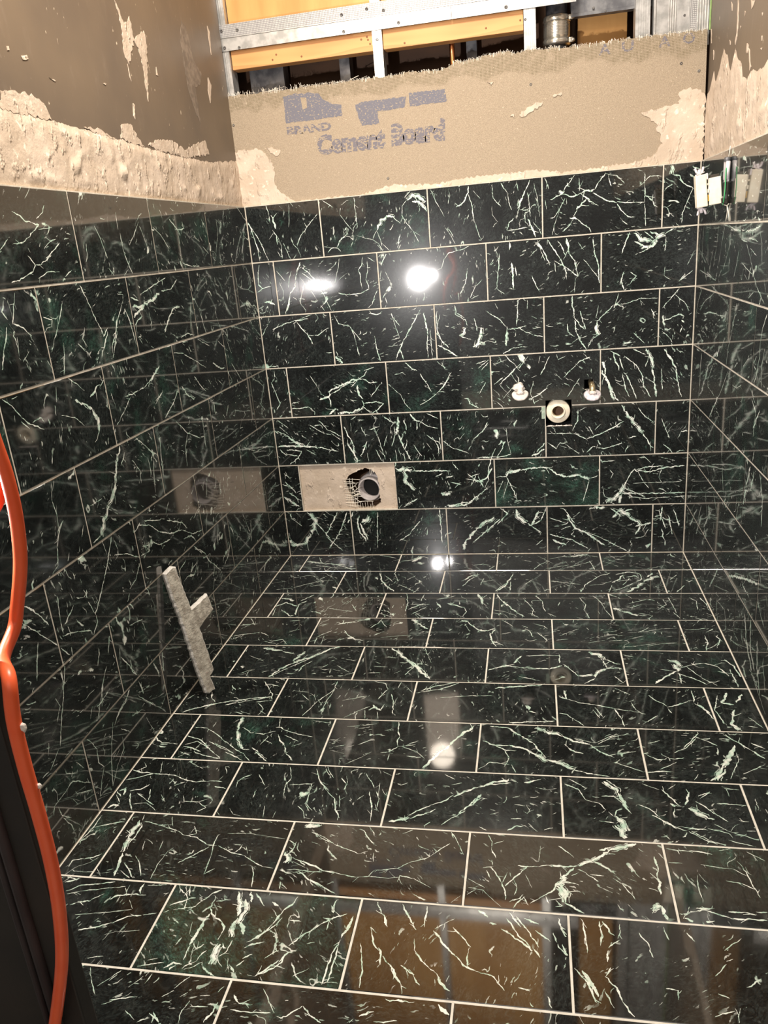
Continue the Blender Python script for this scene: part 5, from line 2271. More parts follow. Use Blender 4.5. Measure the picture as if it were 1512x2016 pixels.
def word(txt, x0, x1, z0, z1, mat, name='printed_word', bold=.012, shear=.18, cellw=None):
    cu = bpy.data.curves.new('word', 'FONT'); cu.body = txt; cu.size = 1; cu.offset = bold; cu.shear = shear; cu.extrude = 0.0
    cu.resolution_u = 3
    t = bpy.data.objects.new('word', cu); COL.objects.link(t)
    dg = bpy.context.evaluated_depsgraph_get(); dg.update()
    me = bpy.data.meshes.new_from_object(t.evaluated_get(dg))
    COL.objects.unlink(t); bpy.data.objects.remove(t)
    xs = [v.co.x for v in me.vertices]; ys = [v.co.y for v in me.vertices]
    a, b, c, d = min(xs), max(xs), min(ys), max(ys)
    for v in me.vertices:
        v.co = Vector(toB(x0 + (v.co.x - a) / (b - a) * (x1 - x0), z0 + (v.co.y - c) / (d - c) * (z1 - z0), .0004))
    me.materials.clear(); me.materials.append(MAT[mat])
    o = bpy.data.objects.new(name, me); COL.objects.link(o); o.parent = board
    return o
word('BRAND', .1475, .2735, .2530 + 1, .2735 + 1, 'inkworn', bold=.045, shear=0)
word('Cement', .2290, .4205, 1.1930, 1.2445, 'inkworn', bold=.062, shear=.06)
word('Board', .4362, .5850, 1.1945, 1.2500, 'inkworn', bold=.066, shear=.06)
for x, kind in ((.9929, 'A'), (1.0484, 'U'), (1.1360, 'A'), (1.1927, 'O')):
    word(kind, x - .013, x + .015, 1.3500, 1.3735, 'inkworn', name='printed_mark', bold=.02, shear=0)

SMB = [[(-0.0222, 1.2246), (0.0125, 1.2277), (0.0507, 1.2304), (0.0786, 1.2145), (0.0972, 1.1865), (0.0957, 1.1469), (0.0996, 1.1198), (0.1306, 1.0967), (0.1667, 1.068), (-0.022, 1.068)],
    [(0.0845,1.2302),(0.1237,1.2165),(0.1146,1.2044),(0.0933,1.2131)],
    [(0.16, 1.068), (0.1667, 1.0834), (0.3297, 1.0818), (0.4121, 1.094), (0.412, 1.068)],
    [(0.4, 1.068), (0.398, 1.0938), (0.4417, 1.0996), (0.5405, 1.089), (0.6319, 1.0978), (0.7145, 1.0994), (0.8159, 1.0992), (0.8823, 1.0884), (0.884, 1.068)],
    [(0.88, 1.068), (0.8823, 1.0865), (0.9808, 1.0894), (1.0772, 1.0953), (1.1151, 1.1038), (1.1394, 1.1315), (1.1191, 1.1813), (1.0841, 1.2086), (1.1367, 1.2146), (1.1766, 1.219), (1.1756, 1.2451), (1.1966, 1.2514), (1.2211, 1.2458), (1.238, 1.2316), (1.238, 1.068)],
    [(0.7791,1.2353),(0.7992,1.2512),(0.8189,1.2581),(0.8398,1.2617),(0.8351,1.2503),(0.8055,1.2385),(0.7842,1.2300)],
    [(0.8646,1.2709),(0.8872,1.2784),(0.8891,1.2723),(0.8678,1.2676)],
    [(0.7559,1.2348),(0.7660,1.2398),(0.7657,1.2307)],
    [(0.6993,1.3219),(0.7157,1.3201),(0.7089,1.3137)]]
for i, s in enumerate(SMB):
    plate('thinset_smear', s, toB, .0014 + .00013 * i, 'thinset', board, seed=i + 71, amp=.0035, step=.005)

def screw(parent, x, y, z, r=.0042, mat='screw'):
    bm = bmesh.new()
    lathe(bm, [(0, -.0004), (r * .35, -.0004), (r * .45, .0012), (r * .8, .0012), (r, .0004), (r, -.0008)], (x, y, z), (0, -1, 0), 12)
    return finish('screw', bm, mat, parent, True)
for x, z in ((.8101, 1.3036), (1.2204, 1.2874), (1.1780, 1.3087), (.4200, 1.1167), (-.0041, 1.2938)):
    screw(board, x, FY - .0003, z, .0034)
# loose glass strands of the torn scrim
bm = bmesh.new(); rs = random.Random(9)
for i in range(520):
    q = rs.random(); x = -.02 + q * (W + .02)
    z = None
    for (a, za), (b, zb) in zip(bt, bt[1:]):
        if a <= x <= b: z = za + (zb - za) * (x - a) / max(b - a, 1e-6)
    if z is None: continue
    L = rs.uniform(.002, .008) * (1.4 if x < .2 else .7); y = FY + rs.uniform(-.0005, .004)
    tube(bm, [(x, y, z - .006), (x + rs.uniform(-.001, .001), y - .001, z + L * .5), (x + rs.uniform(-.003, .003), y - rs.uniform(0, .002), z + L)], .00045, 3, False)
for i in range(18):
    x = rs.uniform(.0, .45); y = FY - .001
    tube(bm, [(x, y, 1.366 + rs.uniform(-.003, .004)), (x + rs.uniform(.01, .04), y, 1.367 + rs.uniform(-.003, .006))], .00045, 3, False)
tube(bm, [(.335, FY, 1.367), (.350, FY - .004, 1.371), (.362, FY - .006, 1.374)], .0008, 4, False)
st = finish('scrim_strands', bm, 'fibre', board); st['kind'] = 'stuff'

# ------------------------------------------------------------------ steel framing and timber above the board
Y0 = .0245
def stud(x0, x1, z0, z1, label, y=Y0, depth=.045, mat='galv', ribs=True, group=None, parts=()):
    """open-backed steel stud: front flange, two webs with lips, pressed ribs"""
    o = empty('steel_stud', ((x0 + x1) / 2, y, z0))
    t = .0009; cx = (x0 + x1) / 2; w = (x1 - x0) / 2; h = z1 - z0
    bm = bmesh.new()
    box(bm, (-w, 0, 0), (w, t, h))
    if ribs:
        for k in range(-2, 3): box(bm, (k * w * .32 - .0012, -.0007, 0), (k * w * .32 + .0012, 0, h))
    finish('flange', bm, mat, o)
    bm = bmesh.new(); box(bm, (-w, t, 0), (-w + t, depth, h)); box(bm, (-w + t, depth - t, 0), (-w + .008, depth, h))
    finish('web', bm, mat, o)
    bm = bmesh.new(); box(bm, (w - t, t, 0), (w, depth, h)); box(bm, (w - .008, depth - t, 0), (w - t, depth, h))
    finish('web', bm, mat, o)
    return tag(o, label, 'stud', group)

ZK, ZM, ZU = 1.4772, 1.5080, 1.5400
s1 = stud(-.0300, .0055, 1.345, 2.33, 'bright galvanised steel stud at the left end, against the taupe wall')
s2 = stud(.4030, .4290, 1.345, 2.33, 'galvanised steel stud in the middle, between the two orange timber blocks')
screw(s2, 0, -.0008, .110, .0035)
s3 = stud(.7955, .8255, 1.345, 2.33, 'ribbed galvanised stud just left of the black stack pipe')
screw(s3, -.011, -.0008, .109, .003)

def track(x0, x1, z0, z1, label, mat, screws, y):
    o = empty('steel_track', ((x0 + x1) / 2, y, z0)); hw = (x1 - x0) / 2; t = .001
    bm = bmesh.new(); box(bm, (-hw, 0, 0), (hw, t, z1 - z0)); finish('face', bm, mat, o)
    bm = bmesh.new(); box(bm, (-hw, t, z1 - z0 - t), (hw, .012, z1 - z0)); finish('lip', bm, 'galv', o)
    bm = bmesh.new(); box(bm, (-hw, -.0008, 0), (hw, 0, .002)); finish('hem', bm, 'galv', o)
    for x, z in screws: screw(o, x - (x0 + x1) / 2, -.0006, z - z0)
    return tag(o, label, 'steel track')
track(-.0310, .6130, ZK, ZM - .0006, 'plain steel track along the left, under the dimpled track', 'galv', [(-.0041, 1.4855), (.0369, 1.4813), (.3290, 1.4839), (.4760, 1.4863)], Y0 - .0030)
track(.6140, .9250, ZK, ZM - .0006, 'short plain steel track running right to the black stack pipe', 'galv', [(.7524, 1.4867)], Y0 - .0030)
track(-.0260, .9250, ZM, ZU, 'dimpled steel track, uppermost of the horizontal tracks, below the plywood', 'emboss', [(-.0069, 1.5260), (.0374, 1.5230), (.3271, 1.5223), (.3952, 1.5274), (.4387, 1.5190), (.8107, 1.5000)], Y0 - .0036)

def timber(x0, x1, z0, z1, y0, y1, label, knots):
    o = empty('timber_block', ((x0 + x1) / 2, y0, z0)); hw = (x1 - x0) / 2
    bm = bmesh.new(); box(bm, (-hw, 0, 0), (hw, y1 - y0, z1 - z0), .0015)
    finish('board', bm, 'wood', o)
    for x, z in knots:
        bm = bmesh.new(); lathe(bm, [(0, .0006), (.0018, .0006), (.0026, .0002), (.0026, -.001)], (x - (x0 + x1) / 2, 0, z - z0), (0, -1, 0), 10)
        k = finish('knot', bm, 'knot', o, True)
    return tag(o, label, 'timber')
def wood_mat(name, a, b, kk):
    k = NT(name); v = k.scale(k.obj(), (.10, 1, 1))
    d = k.vmath('ADD', v, k.scale(k.noise(v, 8, 2, out=1), (.02, .02, .03)))
    r = k.math('FRACT', k.math('MULTIPLY', k.noise(d, 16, 2), 7))
    k.col(k.mix(k.math('MULTIPLY', k.ramp(r, .2, .9), .6), a, b))
    k.par(Roughness=.55); k.bump(r, .05, .001)
    return k.m
MAT['wood'] = wood_mat('pine', (0.66, 0.34, 0.125), (0.54, 0.23, 0.075), 1)
MAT['knot'] = plain('knot', (0.24, 0.085, 0.03), None, rough=.6)
timber(.0070, .4020, 1.4325, 1.4790, .033, .071, 'orange timber block under the track, left of the middle stud', [(.135, 1.4555), (.123, 1.4445), (.205, 1.4430), (.372, 1.4630), (.390, 1.4600), (.395, 1.4500), (.388, 1.467)])
timber(.4300, .7945, 1.4325, 1.4790, .033, .071, 'paler timber block under the track, right of the middle stud', [(.487, 1.4410), (.7, 1.4490), (.787, 1.456)])

def sheet(x0, x1, z0, z1, y, mat, label):
    bm = bmesh.new(); box(bm, (x0, y, z0), (x1, y + .012, z1), .0008)
    return tag(finish('plywood_panel', bm, mat), label, 'plywood')
sheet(.0070, .4020, 1.5200, 2.32, .046, 'ply', 'orange plywood panel at the top left, above the dimpled track')
sheet(.4300, .7945, 1.5200, 2.32, .046, 'ply', 'orange plywood panel at the top, right of the middle stud')
bm = bmesh.new(); box(bm, (.935, .150, 1.20), (1.062, .162, 2.32), .0008)
tag(finish('plywood_panel', bm, 'ply'), 'shaded brown plywood behind the black stack pipe', 'plywood')

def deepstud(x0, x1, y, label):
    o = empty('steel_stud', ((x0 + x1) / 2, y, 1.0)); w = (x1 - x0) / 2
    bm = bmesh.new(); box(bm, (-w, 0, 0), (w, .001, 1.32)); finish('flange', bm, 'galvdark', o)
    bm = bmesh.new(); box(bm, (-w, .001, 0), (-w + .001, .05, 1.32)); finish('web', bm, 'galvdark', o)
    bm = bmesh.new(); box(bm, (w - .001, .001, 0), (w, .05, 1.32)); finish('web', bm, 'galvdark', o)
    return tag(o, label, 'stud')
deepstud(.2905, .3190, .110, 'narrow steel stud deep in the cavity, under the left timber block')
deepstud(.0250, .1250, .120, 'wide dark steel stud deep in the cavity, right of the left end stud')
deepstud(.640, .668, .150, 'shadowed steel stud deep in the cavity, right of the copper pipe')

# right-hand studs
o = stud(1.0700, 1.1055, 1.345, 2.33, 'ribbed galvanised stud right of the brown plywood, beside a dark slot', y=.040)
o = empty('steel_stud', (1.155, .032, 1.345))
bm = bmesh.new(); box(bm, (-.041, 0, 0), (.041, .001, .985)); finish('web', bm, 'galvdull', o) if 'galvdull' in MAT else finish('web', bm, 'galv', o)
bm = bmesh.new()
for k in range(4): tube(bm, [(-.006 + k * .0052, -.0002, 0), (-.006 + k * .0052, -.0002, .985)], .0013, 6)
finish('rib', bm, 'galv', o)
bm = bmesh.new(); box(bm, (-.043, -.004, 0), (-.038, .040, .985)); finish('flange', bm, 'galv', o)
screw(o, .030, -.0006, .072, .003)
tag(o, 'wide grey steel stud seen on its ribbed web, left of the dimpled corner stud', 'stud')
o = empty('steel_stud', (1.219, .0245, 1.345))
bm = bmesh.new(); box(bm, (-.0215, 0, 0), (-.006, .001, .985)); finish('flange', bm, 'emboss', o)
bm = bmesh.new(); box(bm, (-.006, -.001, 0), (.024, .0, .985))
for k in range(5): tube(bm, [(-.004 + k * .006, -.0012, 0), (-.004 + k * .006, -.0012, .985)], .0012, 6)
finish('ribbed_face', bm, 'galv', o)
bm = bmesh.new(); box(bm, (-.0225, 0, 0), (-.0215, .04, .985)); finish('web', bm, 'galv', o)
tag(o, 'dimpled and ribbed steel corner stud in the right corner, against the green edge strip', 'stud')
bm = bmesh.new(); box(bm, (W + .0065, .0135, 1.375), (W + .0095, .0165, 2.33))
tag(finish('edge_strip', bm, 'paper'), 'thin green paper edge strip in the top right corner', 'edge strip')

# dark flat duct at top right
o = empty('metal_duct', (1.06, .075, 1.455))
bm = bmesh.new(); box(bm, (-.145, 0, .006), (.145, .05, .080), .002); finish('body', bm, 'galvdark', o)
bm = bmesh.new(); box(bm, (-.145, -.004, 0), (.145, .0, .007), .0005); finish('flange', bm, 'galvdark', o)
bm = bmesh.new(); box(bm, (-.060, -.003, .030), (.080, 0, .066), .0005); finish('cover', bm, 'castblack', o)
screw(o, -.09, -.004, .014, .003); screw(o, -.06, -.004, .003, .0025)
tag(o, 'dull grey sheet metal duct at the top right, behind the stack pipe', 'duct')

# stack pipe with clamped coupling
o = empty('stack_pipe', (.879, .092, 1.25))
bm = bmesh.new(); lathe(bm, [(.026, 0), (.030, .135), (.027, .150), (.0265, .9)], (0, 0, 0), (0, 0, 1), 28); finish('pipe', bm, 'castblack', o, True)
bm = bmesh.new(); lathe(bm, [(.029, .146), (.0335, .147), (.0335, .215), (.029, .216)], (0, 0, 0), (0, 0, 1), 32)
for k in range(9): lathe(bm, [(.0338, .168 + k * .0034), (.0345, .1695 + k * .0034), (.0338, .171 + k * .0034)], (0, 0, 0), (0, 0, 1), 32)
finish('coupling', bm, 'clamp', o, True)
for z in (.150, .202):
    bm = bmesh.new(); lathe(bm, [(.0335, z - .002), (.0355, z - .001), (.0360, z + .011), (.0335, z + .013)], (0, 0, 0), (0, 0, 1), 32)
    c = finish('clamp_band', bm, 'clamp', o, True)
    bm = bmesh.new(); box(bm, (.030, -.018, z), (.040, -.006, z + .012), .001); lathe(bm, [(0, .004), (.0035, .004), (.005, 0), (.005, -.006), (.003, -.010), (0, -.010)], (.041, -.014, z + .006), (.5, -1, 0), 10)
    finish('clamp_screw', bm, 'clamp', c, True)
tag(o, 'black vertical stack pipe with a steel banded coupling, behind the board top', 'pipe')
bm = bmesh.new(); tube(bm, [(.606, .085, 1.20), (.606, .085, 1.62)], .0072, 16)
tag(finish('copper_pipe', bm, 'copper', None, True), 'thin copper pipe standing in the cavity under the right timber block', 'pipe')

# ------------------------------------------------------------------ toilet opening: mortar-covered backing board with a ragged hole, drain pipe behind
HOLE = jag([(.2120, .2300), (.2125, .2560), (.2306, .2719), (.2545, .2840), (.2805, .2910), (.2996, .2860), (.3130, .2665), (.3195, .2376), (.3170, .2029), (.3200, .1765), (.2993, .1600), (.2480, .1605), (.2325, .1757), (.2240, .2053)], .0022, .005, 21)
bm = bmesh.new()
rect = [(OPEN[0], OPEN[2]), (OPEN[1], OPEN[2]), (OPEN[1], OPEN[3]), (OPEN[0], OPEN[3])]
yb = .0095
def ring_edges(poly, y):
    vs = [bm.verts.new((a, y, b)) for a, b in poly]
    return vs, [bm.edges.new((vs[i], vs[(i + 1) % len(vs)])) for i in range(len(vs))]
outer = jag(rect, 0.0, .02, 1)
ov, oe = ring_edges(outer, yb); hv, he = ring_edges(HOLE, yb)
bmesh.ops.triangle_fill(bm, edges=oe + he, use_beauty=True)
for f in bm.faces:
    f.normal_update()
    if f.normal.y > 0: f.normal_flip()
hb = [bm.verts.new((a, yb + .013, b)) for a, b in HOLE]
for i in range(len(hb)):
    bm.faces.new((hv[i], hv[(i + 1) % len(hb)], hb[(i + 1) % len(hb)], hb[i])).material_index = 1
ob = [bm.verts.new((a, yb + .013, b)) for a, b in outer]
for i in range(len(ob)):
    bm.faces.new((ov[(i + 1) % len(ob)], ov[i], ob[i], ob[(i + 1) % len(ob)]))
bk = finish('backing_board', bm, ['thinset', 'board'], wall_back, keep=1)
bk['label'] = 'cream mortar-coated backing with a ragged hole where one tile is missing'
bk.matrix_parent_inverse = wall_back.matrix_world.inverted()
# torn mesh strands round the hole
bm = bmesh.new(); rs = random.Random(12)
for i in range(11):
    z = .170 + i * .0088 + rs.uniform(-.002, .002); L = rs.uniform(.014, .042)
    tube(bm, [(.206, yb - .0008, z), (.222 + L * .4, yb - .002 - rs.uniform(0, .004), z + rs.uniform(-.003, .003)), (.222 + L, yb - .003 - rs.uniform(0, .010), z + rs.uniform(-.012, .012))], .0007, 4, False)
for i in range(6):
    x = .215 + i * .006 + rs.uniform(-.002, .002)
    tube(bm, [(x, yb - .001, rs.uniform(.158, .172)), (x + rs.uniform(-.003, .003), yb - .002, rs.uniform(.20, .22)), (x + rs.uniform(-.006, .006), yb - .004, rs.uniform(.235, .262))], .0007, 4, False)
for i in range(7):
    x = .245 + i * .008
    tube(bm, [(x, yb - .0005, .158), (x + rs.uniform(-.002, .002), yb - .002, .160 + rs.uniform(.010, .022))], .0007, 4, False)
for i in range(4):
    x = .293 + i * .004
    tube(bm, [(x, yb - .0005, .291), (x + rs.uniform(0, .004), yb - .002, .291 - rs.uniform(.012, .024))], .0007, 4, False)
for x, z, x2, z2 in ((.226, .196, .255, .212), (.226, .199, .262, .199), (.226, .198, .258, .206), (.228, .208, .258, .232), (.230, .212, .256, .216), (.248, .181, .297, .183), (.228, .228, .244, .234)):
    tube(bm, [(x, yb - .001, z), ((x + x2) / 2, yb - .004, (z + z2) / 2 + .001), (x2, yb - .006, z2)], .0009, 4, False)
ms = finish('mesh_strands', bm, 'fibre', wall_back); ms['kind'] = 'stuff'
ms.matrix_parent_inverse = wall_back.matrix_world.inverted()

o = empty('drain_pipe', (.2830, .045, .2180))
ax = Vector((.10, 1, -.05)).normalized()
bm = bmesh.new(); lathe(bm, [(.0325, .13), (.0325, .001), (.0340, 0), (.0365, 0), (.0375, .0015), (.0375, .13)], (0, -.028, 0), ax, 40); finish('pipe_end', bm, 'pvcgrey', o, True)
bm = bmesh.new(); lathe(bm, [(.0375, .028), (.0440, .028), (.0450, .030), (.0450, .12)], (0, -.028, 0), ax, 40); finish('hub', bm, 'pvcgrey', o, True)
bm = bmesh.new(); lathe(bm, [(0, .045), (.0324, .045)], (0, -.028, 0), ax, 40); finish('dark_bore_disc', bm, 'black', o)  # black disc paints the shade deep in the open pipe
tag(o, 'grey plastic drain pipe end inside the ragged hole low on the back wall', 'pipe')

# ------------------------------------------------------------------ sink drain and supply stubs
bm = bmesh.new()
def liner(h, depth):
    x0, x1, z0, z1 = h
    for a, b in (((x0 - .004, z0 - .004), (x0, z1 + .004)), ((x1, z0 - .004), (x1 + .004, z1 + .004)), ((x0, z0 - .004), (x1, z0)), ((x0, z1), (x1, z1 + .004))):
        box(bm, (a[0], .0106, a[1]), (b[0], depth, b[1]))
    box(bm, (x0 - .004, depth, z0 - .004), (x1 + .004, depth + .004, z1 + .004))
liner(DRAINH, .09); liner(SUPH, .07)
ln = finish('dark_recess_box', bm, 'black', wall_back); ln.matrix_parent_inverse = wall_back.matrix_world.inverted()  # black box paints the darkness behind the two cut holes
bm = bmesh.new()
for i in range(16):
    x = .836 + i * .0046
    if .0 < (i % 5): tube(bm, [(x, .002, .4025), (x + .0046, .002, .4032 + rnd.uniform(-.0008, .0012))], rnd.uniform(.0012, .0028), 6)
lp = finish('mortar_bead', bm, 'plaster', wall_back, True); lp.matrix_parent_inverse = wall_back.matrix_world.inverted()

o = empty('sink_drain', (.8705, .004, .4440))
dax = Vector((.03, 1, 0))
bm = bmesh.new(); lathe(bm, [(.0165, .05), (.0165, 0), (.0185, -.002), (.0205, 0), (.0205, .05)], (0, 0, 0), dax, 36); finish('pipe', bm, 'cream', o, True)
bm = bmesh.new(); lathe(bm, [(.0205, .004), (.0225, .0035), (.0250, .006), (.0330, .006), (.0345, .008), (.0345, .055), (.0205, .055)], (0, 0, 0), dax, 36); finish('hub', bm, 'cream', o, True)
bm = bmesh.new(); lathe(bm, [(0, .03), (.0164, .03)], (0, 0, 0), dax, 30); finish('dark_bore_disc', bm, 'plydark', o)  # dark disc closing the bore of the ring
tag(o, 'cream plastic sink drain ring in a square hole in the back wall', 'drain')

def blob(bm, c, r, sx, sy, sz, seed, amp=.18):
    v0 = len(bm.verts)
    res = bmesh.ops.create_icosphere(bm, subdivisions=3, radius=1)
    for v in res['verts']:
        p = v.co.copy(); k = 1 + amp * noise.noise(p * 2.2 + Vector((seed, 0, 0))) + amp * .5 * noise.noise(p * 6 + Vector((0, seed, 0)))
        v.co = Vector(c) + Vector((p.x * sx, p.y * sy, p.z * sz)) * r * k

def stub(x, z, label, smeared):
    o = empty('supply_stub', (x, 0, z))
    bm = bmesh.new(); tube(bm, spline([(0, .05, .020), (0, .012, .019), (0, -.010, .016), (0, -.020, .008), (0, -.024, -.004)], 5), .0085, 16); finish('pipe', bm, 'brass' if not smeared else 'plaster', o, True)
    bm = bmesh.new(); lathe(bm, [(0, .004), (.010, .004), (.012, .0015), (.021, .001), (.024, -.002), (.022, -.006), (.013, -.008), (.012, -.012), (0, -.012)], (0, -.026, -.004), (0, -.62, 1), 24)
    for v in bm.verts:
        a = math.atan2(v.co.z, v.co.x); v.co.x *= 1 + .05 * math.cos(6 * a)
    finish('flange', bm, 'plaster' if smeared else 'clearcap', o, True)
    bm = bmesh.new(); blob(bm, (0, -.030, .001), .008, 1.3, 1, .7, 3 + x * 10, .35); finish('cap', bm, 'plaster', o, True)
    if smeared:
        bm = bmesh.new(); blob(bm, (-.004, -.012, .012), .016, 1.05, .9, .75, 5, .35); blob(bm, (.004, -.022, -.014), .010, 1.3, .8, .9, 8, .3)
        finish('mortar_lump', bm, 'plaster', o, True)
    return tag(o, label, 'pipe fitting')
MAT['clearcap'] = plain('grey_white_cap', (0.55, 0.48, 0.50), (0.80, 0.74, 0.75), 160, 0.25, bump=.3, bscale=200)
stub(.7635, .5110, 'supply stub caked in pale mortar, left of the square drain hole', True)
stub(.9655, .5010, 'brass supply stub with an oval white cap, right of the square drain hole', False)
bm = bmesh.new()
box(bm, (.8235, -.0008, .4265), (.8335, .0, .4620), .0002)
sm = finish('green_smudge', bm, 'smudge', wall_back) if 'smudge' in MAT else finish('green_smudge', bm, 'paper', wall_back)
sm.matrix_parent_inverse = wall_back.matrix_world.inverted()

# ------------------------------------------------------------------ corner block, tube, strings
o = empty('line_block', (1.190, -.300, 1.000))
tilt = Matrix.Rotation(-.10, 4, 'Y')
def part(name, mat, build, smooth=False):
    bm = bmesh.new(); build(bm); bm.transform(tilt); return finish(name, bm, mat, o, smooth)
part('body', 'cream', lambda b: box(b, (-.0230, -.012, -.034), (.0000, .012, .034), .002))
part('cover_plate', 'cream', lambda b: box(b, (.0035, -.006, -.033), (.0310, .008, .024), .0015))
part('back_plate', 'darkplastic', lambda b: box(b, (.0005, -.001, -.030), (.0290, .011, .030), .001))
part('end_cap', 'clearcap', lambda b: box(b, (-.001, -.011, .022), (.0035, .010, .0350), .001))
part('slot', 'yellow', lambda b: box(b, (.0008, -.0075, -.024), (.0034, -.003, -.010), .0005))
part('latch', 'cream', lambda b: (box(b, (-.0005, -.0085, -.006), (.0045, -.004, .002), .0008), box(b, (-.0005, -.0085, .010), (.0040, -.004, .014), .0008)))
def wing(b, s):
    z = s * .034
    tube(b, [(-.012, 0, z), (-.012, 0, z + s * .012)], .0035, 8)
    for q in (-1, 1):
        tube(b, spline([(-.012, 0, z + s * .003), (-.012 + q * .006, 0, z + s * .007), (-.012 + q * .009, 0, z + s * .016)], 4), [.0018] * 4 + [.0026] * 4 + [.0022], 8)
    tube(b, [(-.022, -.002, z + s * .001), (-.002, -.002, z + s * .005)], .0013, 6)
part('wing_nut', 'clearcap', lambda b: wing(b, 1), True)
part('wing_nut', 'clearcap', lambda b: wing(b, -1), True)
tag(o, 'cream two-part block with wing nuts hanging in the back right corner', 'block')

o = empty('plumb_tube', (W - .0065, -.322, .966))
bm = bmesh.new(); tube(bm, spline([(0, .013, .052), (0, .012, .090)], 3), .0052, 12); tube(bm, [(0, -.004, .052), (0, -.005, .088)], .0050, 12); box(bm, (-.004, -.006, .046), (.0045, .014, .089), .002); finish('vial', bm, 'clear', o, True)
bm = bmesh.new(); box(bm, (-.0035, -.007, .010), (.004, .0135, .048), .003); lathe(bm, [(0, -.004), (.008, 0), (.010, .010)], (0, .003, .004), (0, 0, 1), 16); finish('sleeve', bm, 'darkplastic', o, True)
bm = bmesh.new(); tube(bm, spline([(-.004, -.0085, .075), (-.005, -.0105, .05), (-.005, -.0115, .030), (-.005, -.006, .010), (-.005, .004, .0)], 5), .0011, 6); finish('edge_line', bm, 'greenline', o, True)
bm = bmesh.new(); lathe(bm, [(0, .006), (.006, .005), (.008, .0), (.006, -.004)], (0, .004, .092), (0, 0, 1), 14); finish('cap', bm, 'galvdark', o, True)
tag(o, 'cloudy plastic tube with a dark sleeve and green edge line on the right wall', 'tube')
sr = empty('string', (W, -.322, .964))
for pts in ([(-.0015, .006, .121), (-.0045, .004, .097)],
            spline([(-.013, .020, .010), (-.0085, .010, .003), (-.003, .000, .0), (-.002, -.012, .003)], 4),
            spline([(-.003, 0, 0), (-.0012, .002, -.014), (-.0012, .0114, -.0324)], 4),
            spline([(-.003, 0, 0), (-.0012, -.009, -.014), (-.0012, -.0207, -.0329)], 4)):
    bm = bmesh.new(); tube(bm, pts, .0009, 6); finish('strand', bm, 'twine', sr, True)
tag(sr, 'pale string tying the cream block to the cloudy tube on the right wall', 'string')

# ------------------------------------------------------------------ grey scrap leaning on the left wall
P = [(-0.0195, 0.3147), (0.0038, 0.3227), (0.013, 0.3174), (0.013, 0.2748), (0.0153, 0.2132), (0.0645, 0.2252), (0.0683, 0.1833), (0.0197, 0.1607), (0.0192, 0.1059), (0.0182, 0.0514), (0.0052, 0.0441), (0.0056, 0.0073), (-0.0042, 0.0084), (-0.0118, 0.006), (-0.0213, 0.0131), (-0.0236, 0.0717), (-0.0204, 0.1999), (-0.0214, 0.266)]
Pj = jag(P, .0011, .007, 6)
def inset(poly, d):
    n = len(poly); out = []
    A = sum(poly[i][0] * poly[(i + 1) % n][1] - poly[(i + 1) % n][0] * poly[i][1] for i in range(n)); sg = 1 if A > 0 else -1
    for i in range(n):
        a, b, c = Vector(poly[i - 1]), Vector(poly[i]), Vector(poly[(i + 1) % n])
        t = (b - a).normalized() + (c - b).normalized()
        t = t.normalized() if t.length else Vector((1, 0))
        out.append((b.x - t.y * d * sg, b.y + t.x * d * sg))
    return out
bm = bmesh.new()
SB, SA = Vector((.0665, -.826, .0005)), Vector((-.15300286, -.01275024, .98814349))
SW, SN = Vector((.48849189, .86823637, .0868405)), Vector((-.85904936, .49598693, -.12661426))
at3 = lambda a, b, h: SB + SW * a + SA * b + SN * h
Pi = inset(Pj, .0036)
fr = [bm.verts.new(at3(a, b, .0006 * noise.noise((a * 90, b * 90, 0)))) for a, b in Pi]
md = [bm.verts.new(at3(a, b, .0040)) for a, b in Pj]
bb = [bm.verts.new(at3(a, b, .0105)) for a, b in Pj]
n = len(Pj)
for i in range(n):
    j = (i + 1) % n
    bm.faces.new((md[i], md[j], fr[j], fr[i])).material_index = 1
    bm.faces.new((bb[i], bb[j], md[j], md[i])).material_index = 1
for ring_, pl_ in ((fr, Pi), (bb, Pj)):
    for a, b, c in tessellate_polygon([[Vector((u, v, 0)) for u, v in pl_]]): bm.faces.new((ring_[a], ring_[b], ring_[c]))
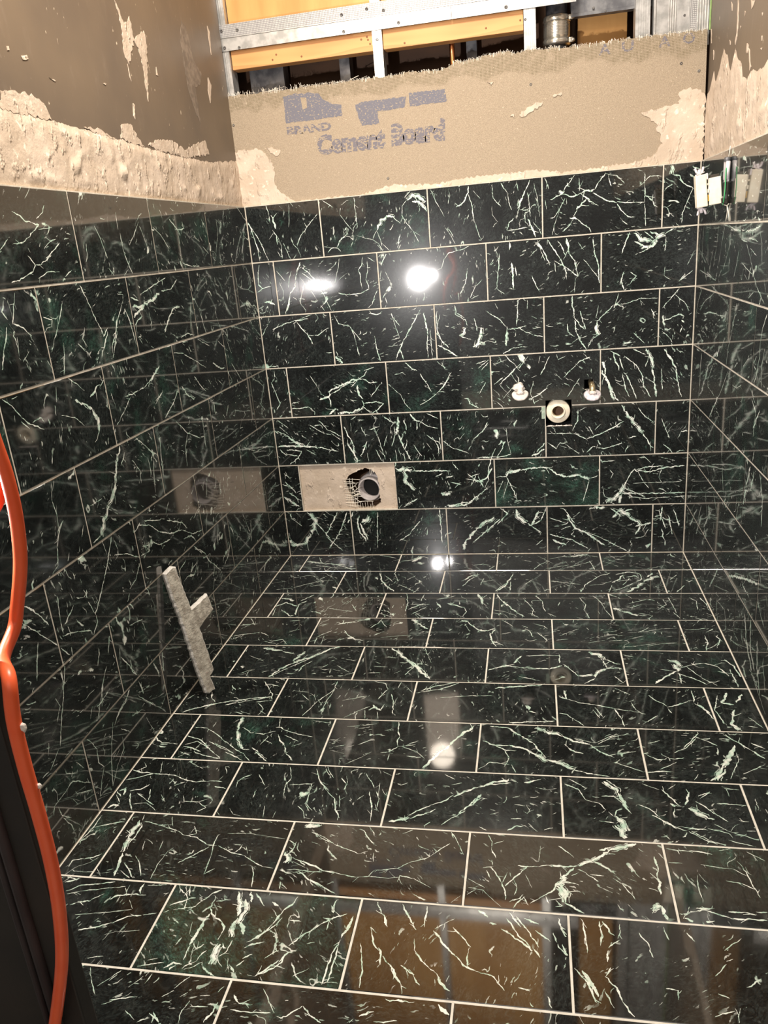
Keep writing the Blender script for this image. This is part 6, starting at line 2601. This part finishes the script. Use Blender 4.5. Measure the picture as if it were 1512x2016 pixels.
scrap = finish('board_scrap', bm, ['bone', 'boneedge'])
tag(scrap, 'grey chipped Y-shaped scrap standing on the floor and leaning on the left wall', 'scrap')

# ------------------------------------------------------------------ orange cord hanging over the dark jamb
CL = [(0.3650, -1.872, 0.240), (0.3900, -1.872, 0.3220), (0.4055, -1.872, 0.3619), (0.4280, -1.872, 0.4292), (0.4390, -1.872, 0.4821), (0.4440, -1.872, 0.5312), (0.4450, -1.872, 0.5772), (0.4445, -1.872, 0.6166), (0.4442, -1.870, 0.6542), (0.4425, -1.862, 0.6824)]
CU = [(0.4160, -1.832, 0.6800), (0.4090, -1.805, 0.6900), (0.4130, -1.80, 0.7078), (0.4220, -1.80, 0.7331), (0.4272, -1.80, 0.7535), (0.4310, -1.80, 0.7812), (0.4315, -1.80, 0.8081), (0.4295, -1.80, 0.8306), (0.4265, -1.80, 0.8524), (0.4170, -1.80, 0.8881), (0.400, -1.80, 0.905), (.402, -1.795, .880), (0.4235, -1.795, 0.8360), (0.4225, -1.795, 0.8121), (0.4195, -1.795, 0.7989), (0.4120, -1.795, 0.7855), (.390, -1.79, .7650), (.37, -1.80, .70), (.36, -1.81, .60)]
bm = bmesh.new(); tube(bm, spline(CL + CU, 8), .0050, 14)
cord = tag(finish('extension_cord', bm, 'cord', None, True), 'orange extension cord hanging down the left edge, in front of the dark jamb', 'cord')
bm = bmesh.new(); blob(bm, (.4500, -1.870, .6480), .0024, 1, .8, 1.4, 2, .3); finish('white_speck', bm, 'plaster', cord, True)  # small pale lump on the cord edge
bm = bmesh.new(); blob(bm, (.4500, -1.870, .5990), .0018, 1, .8, 1.2, 4, .3); finish('white_speck', bm, 'plaster', cord, True)

GROUPS = {'steel_stud': 'steel studs of the open framing', 'steel_track': 'horizontal steel tracks above the board', 'timber_block': 'timber blocks under the track', 'plywood_panel': 'plywood panels in the framing', 'supply_stub': 'supply stubs on the back wall'}
for o in sc.objects:
    g = GROUPS.get(o.name.split('.')[0])
    if g and o.parent is None: o['group'] = g
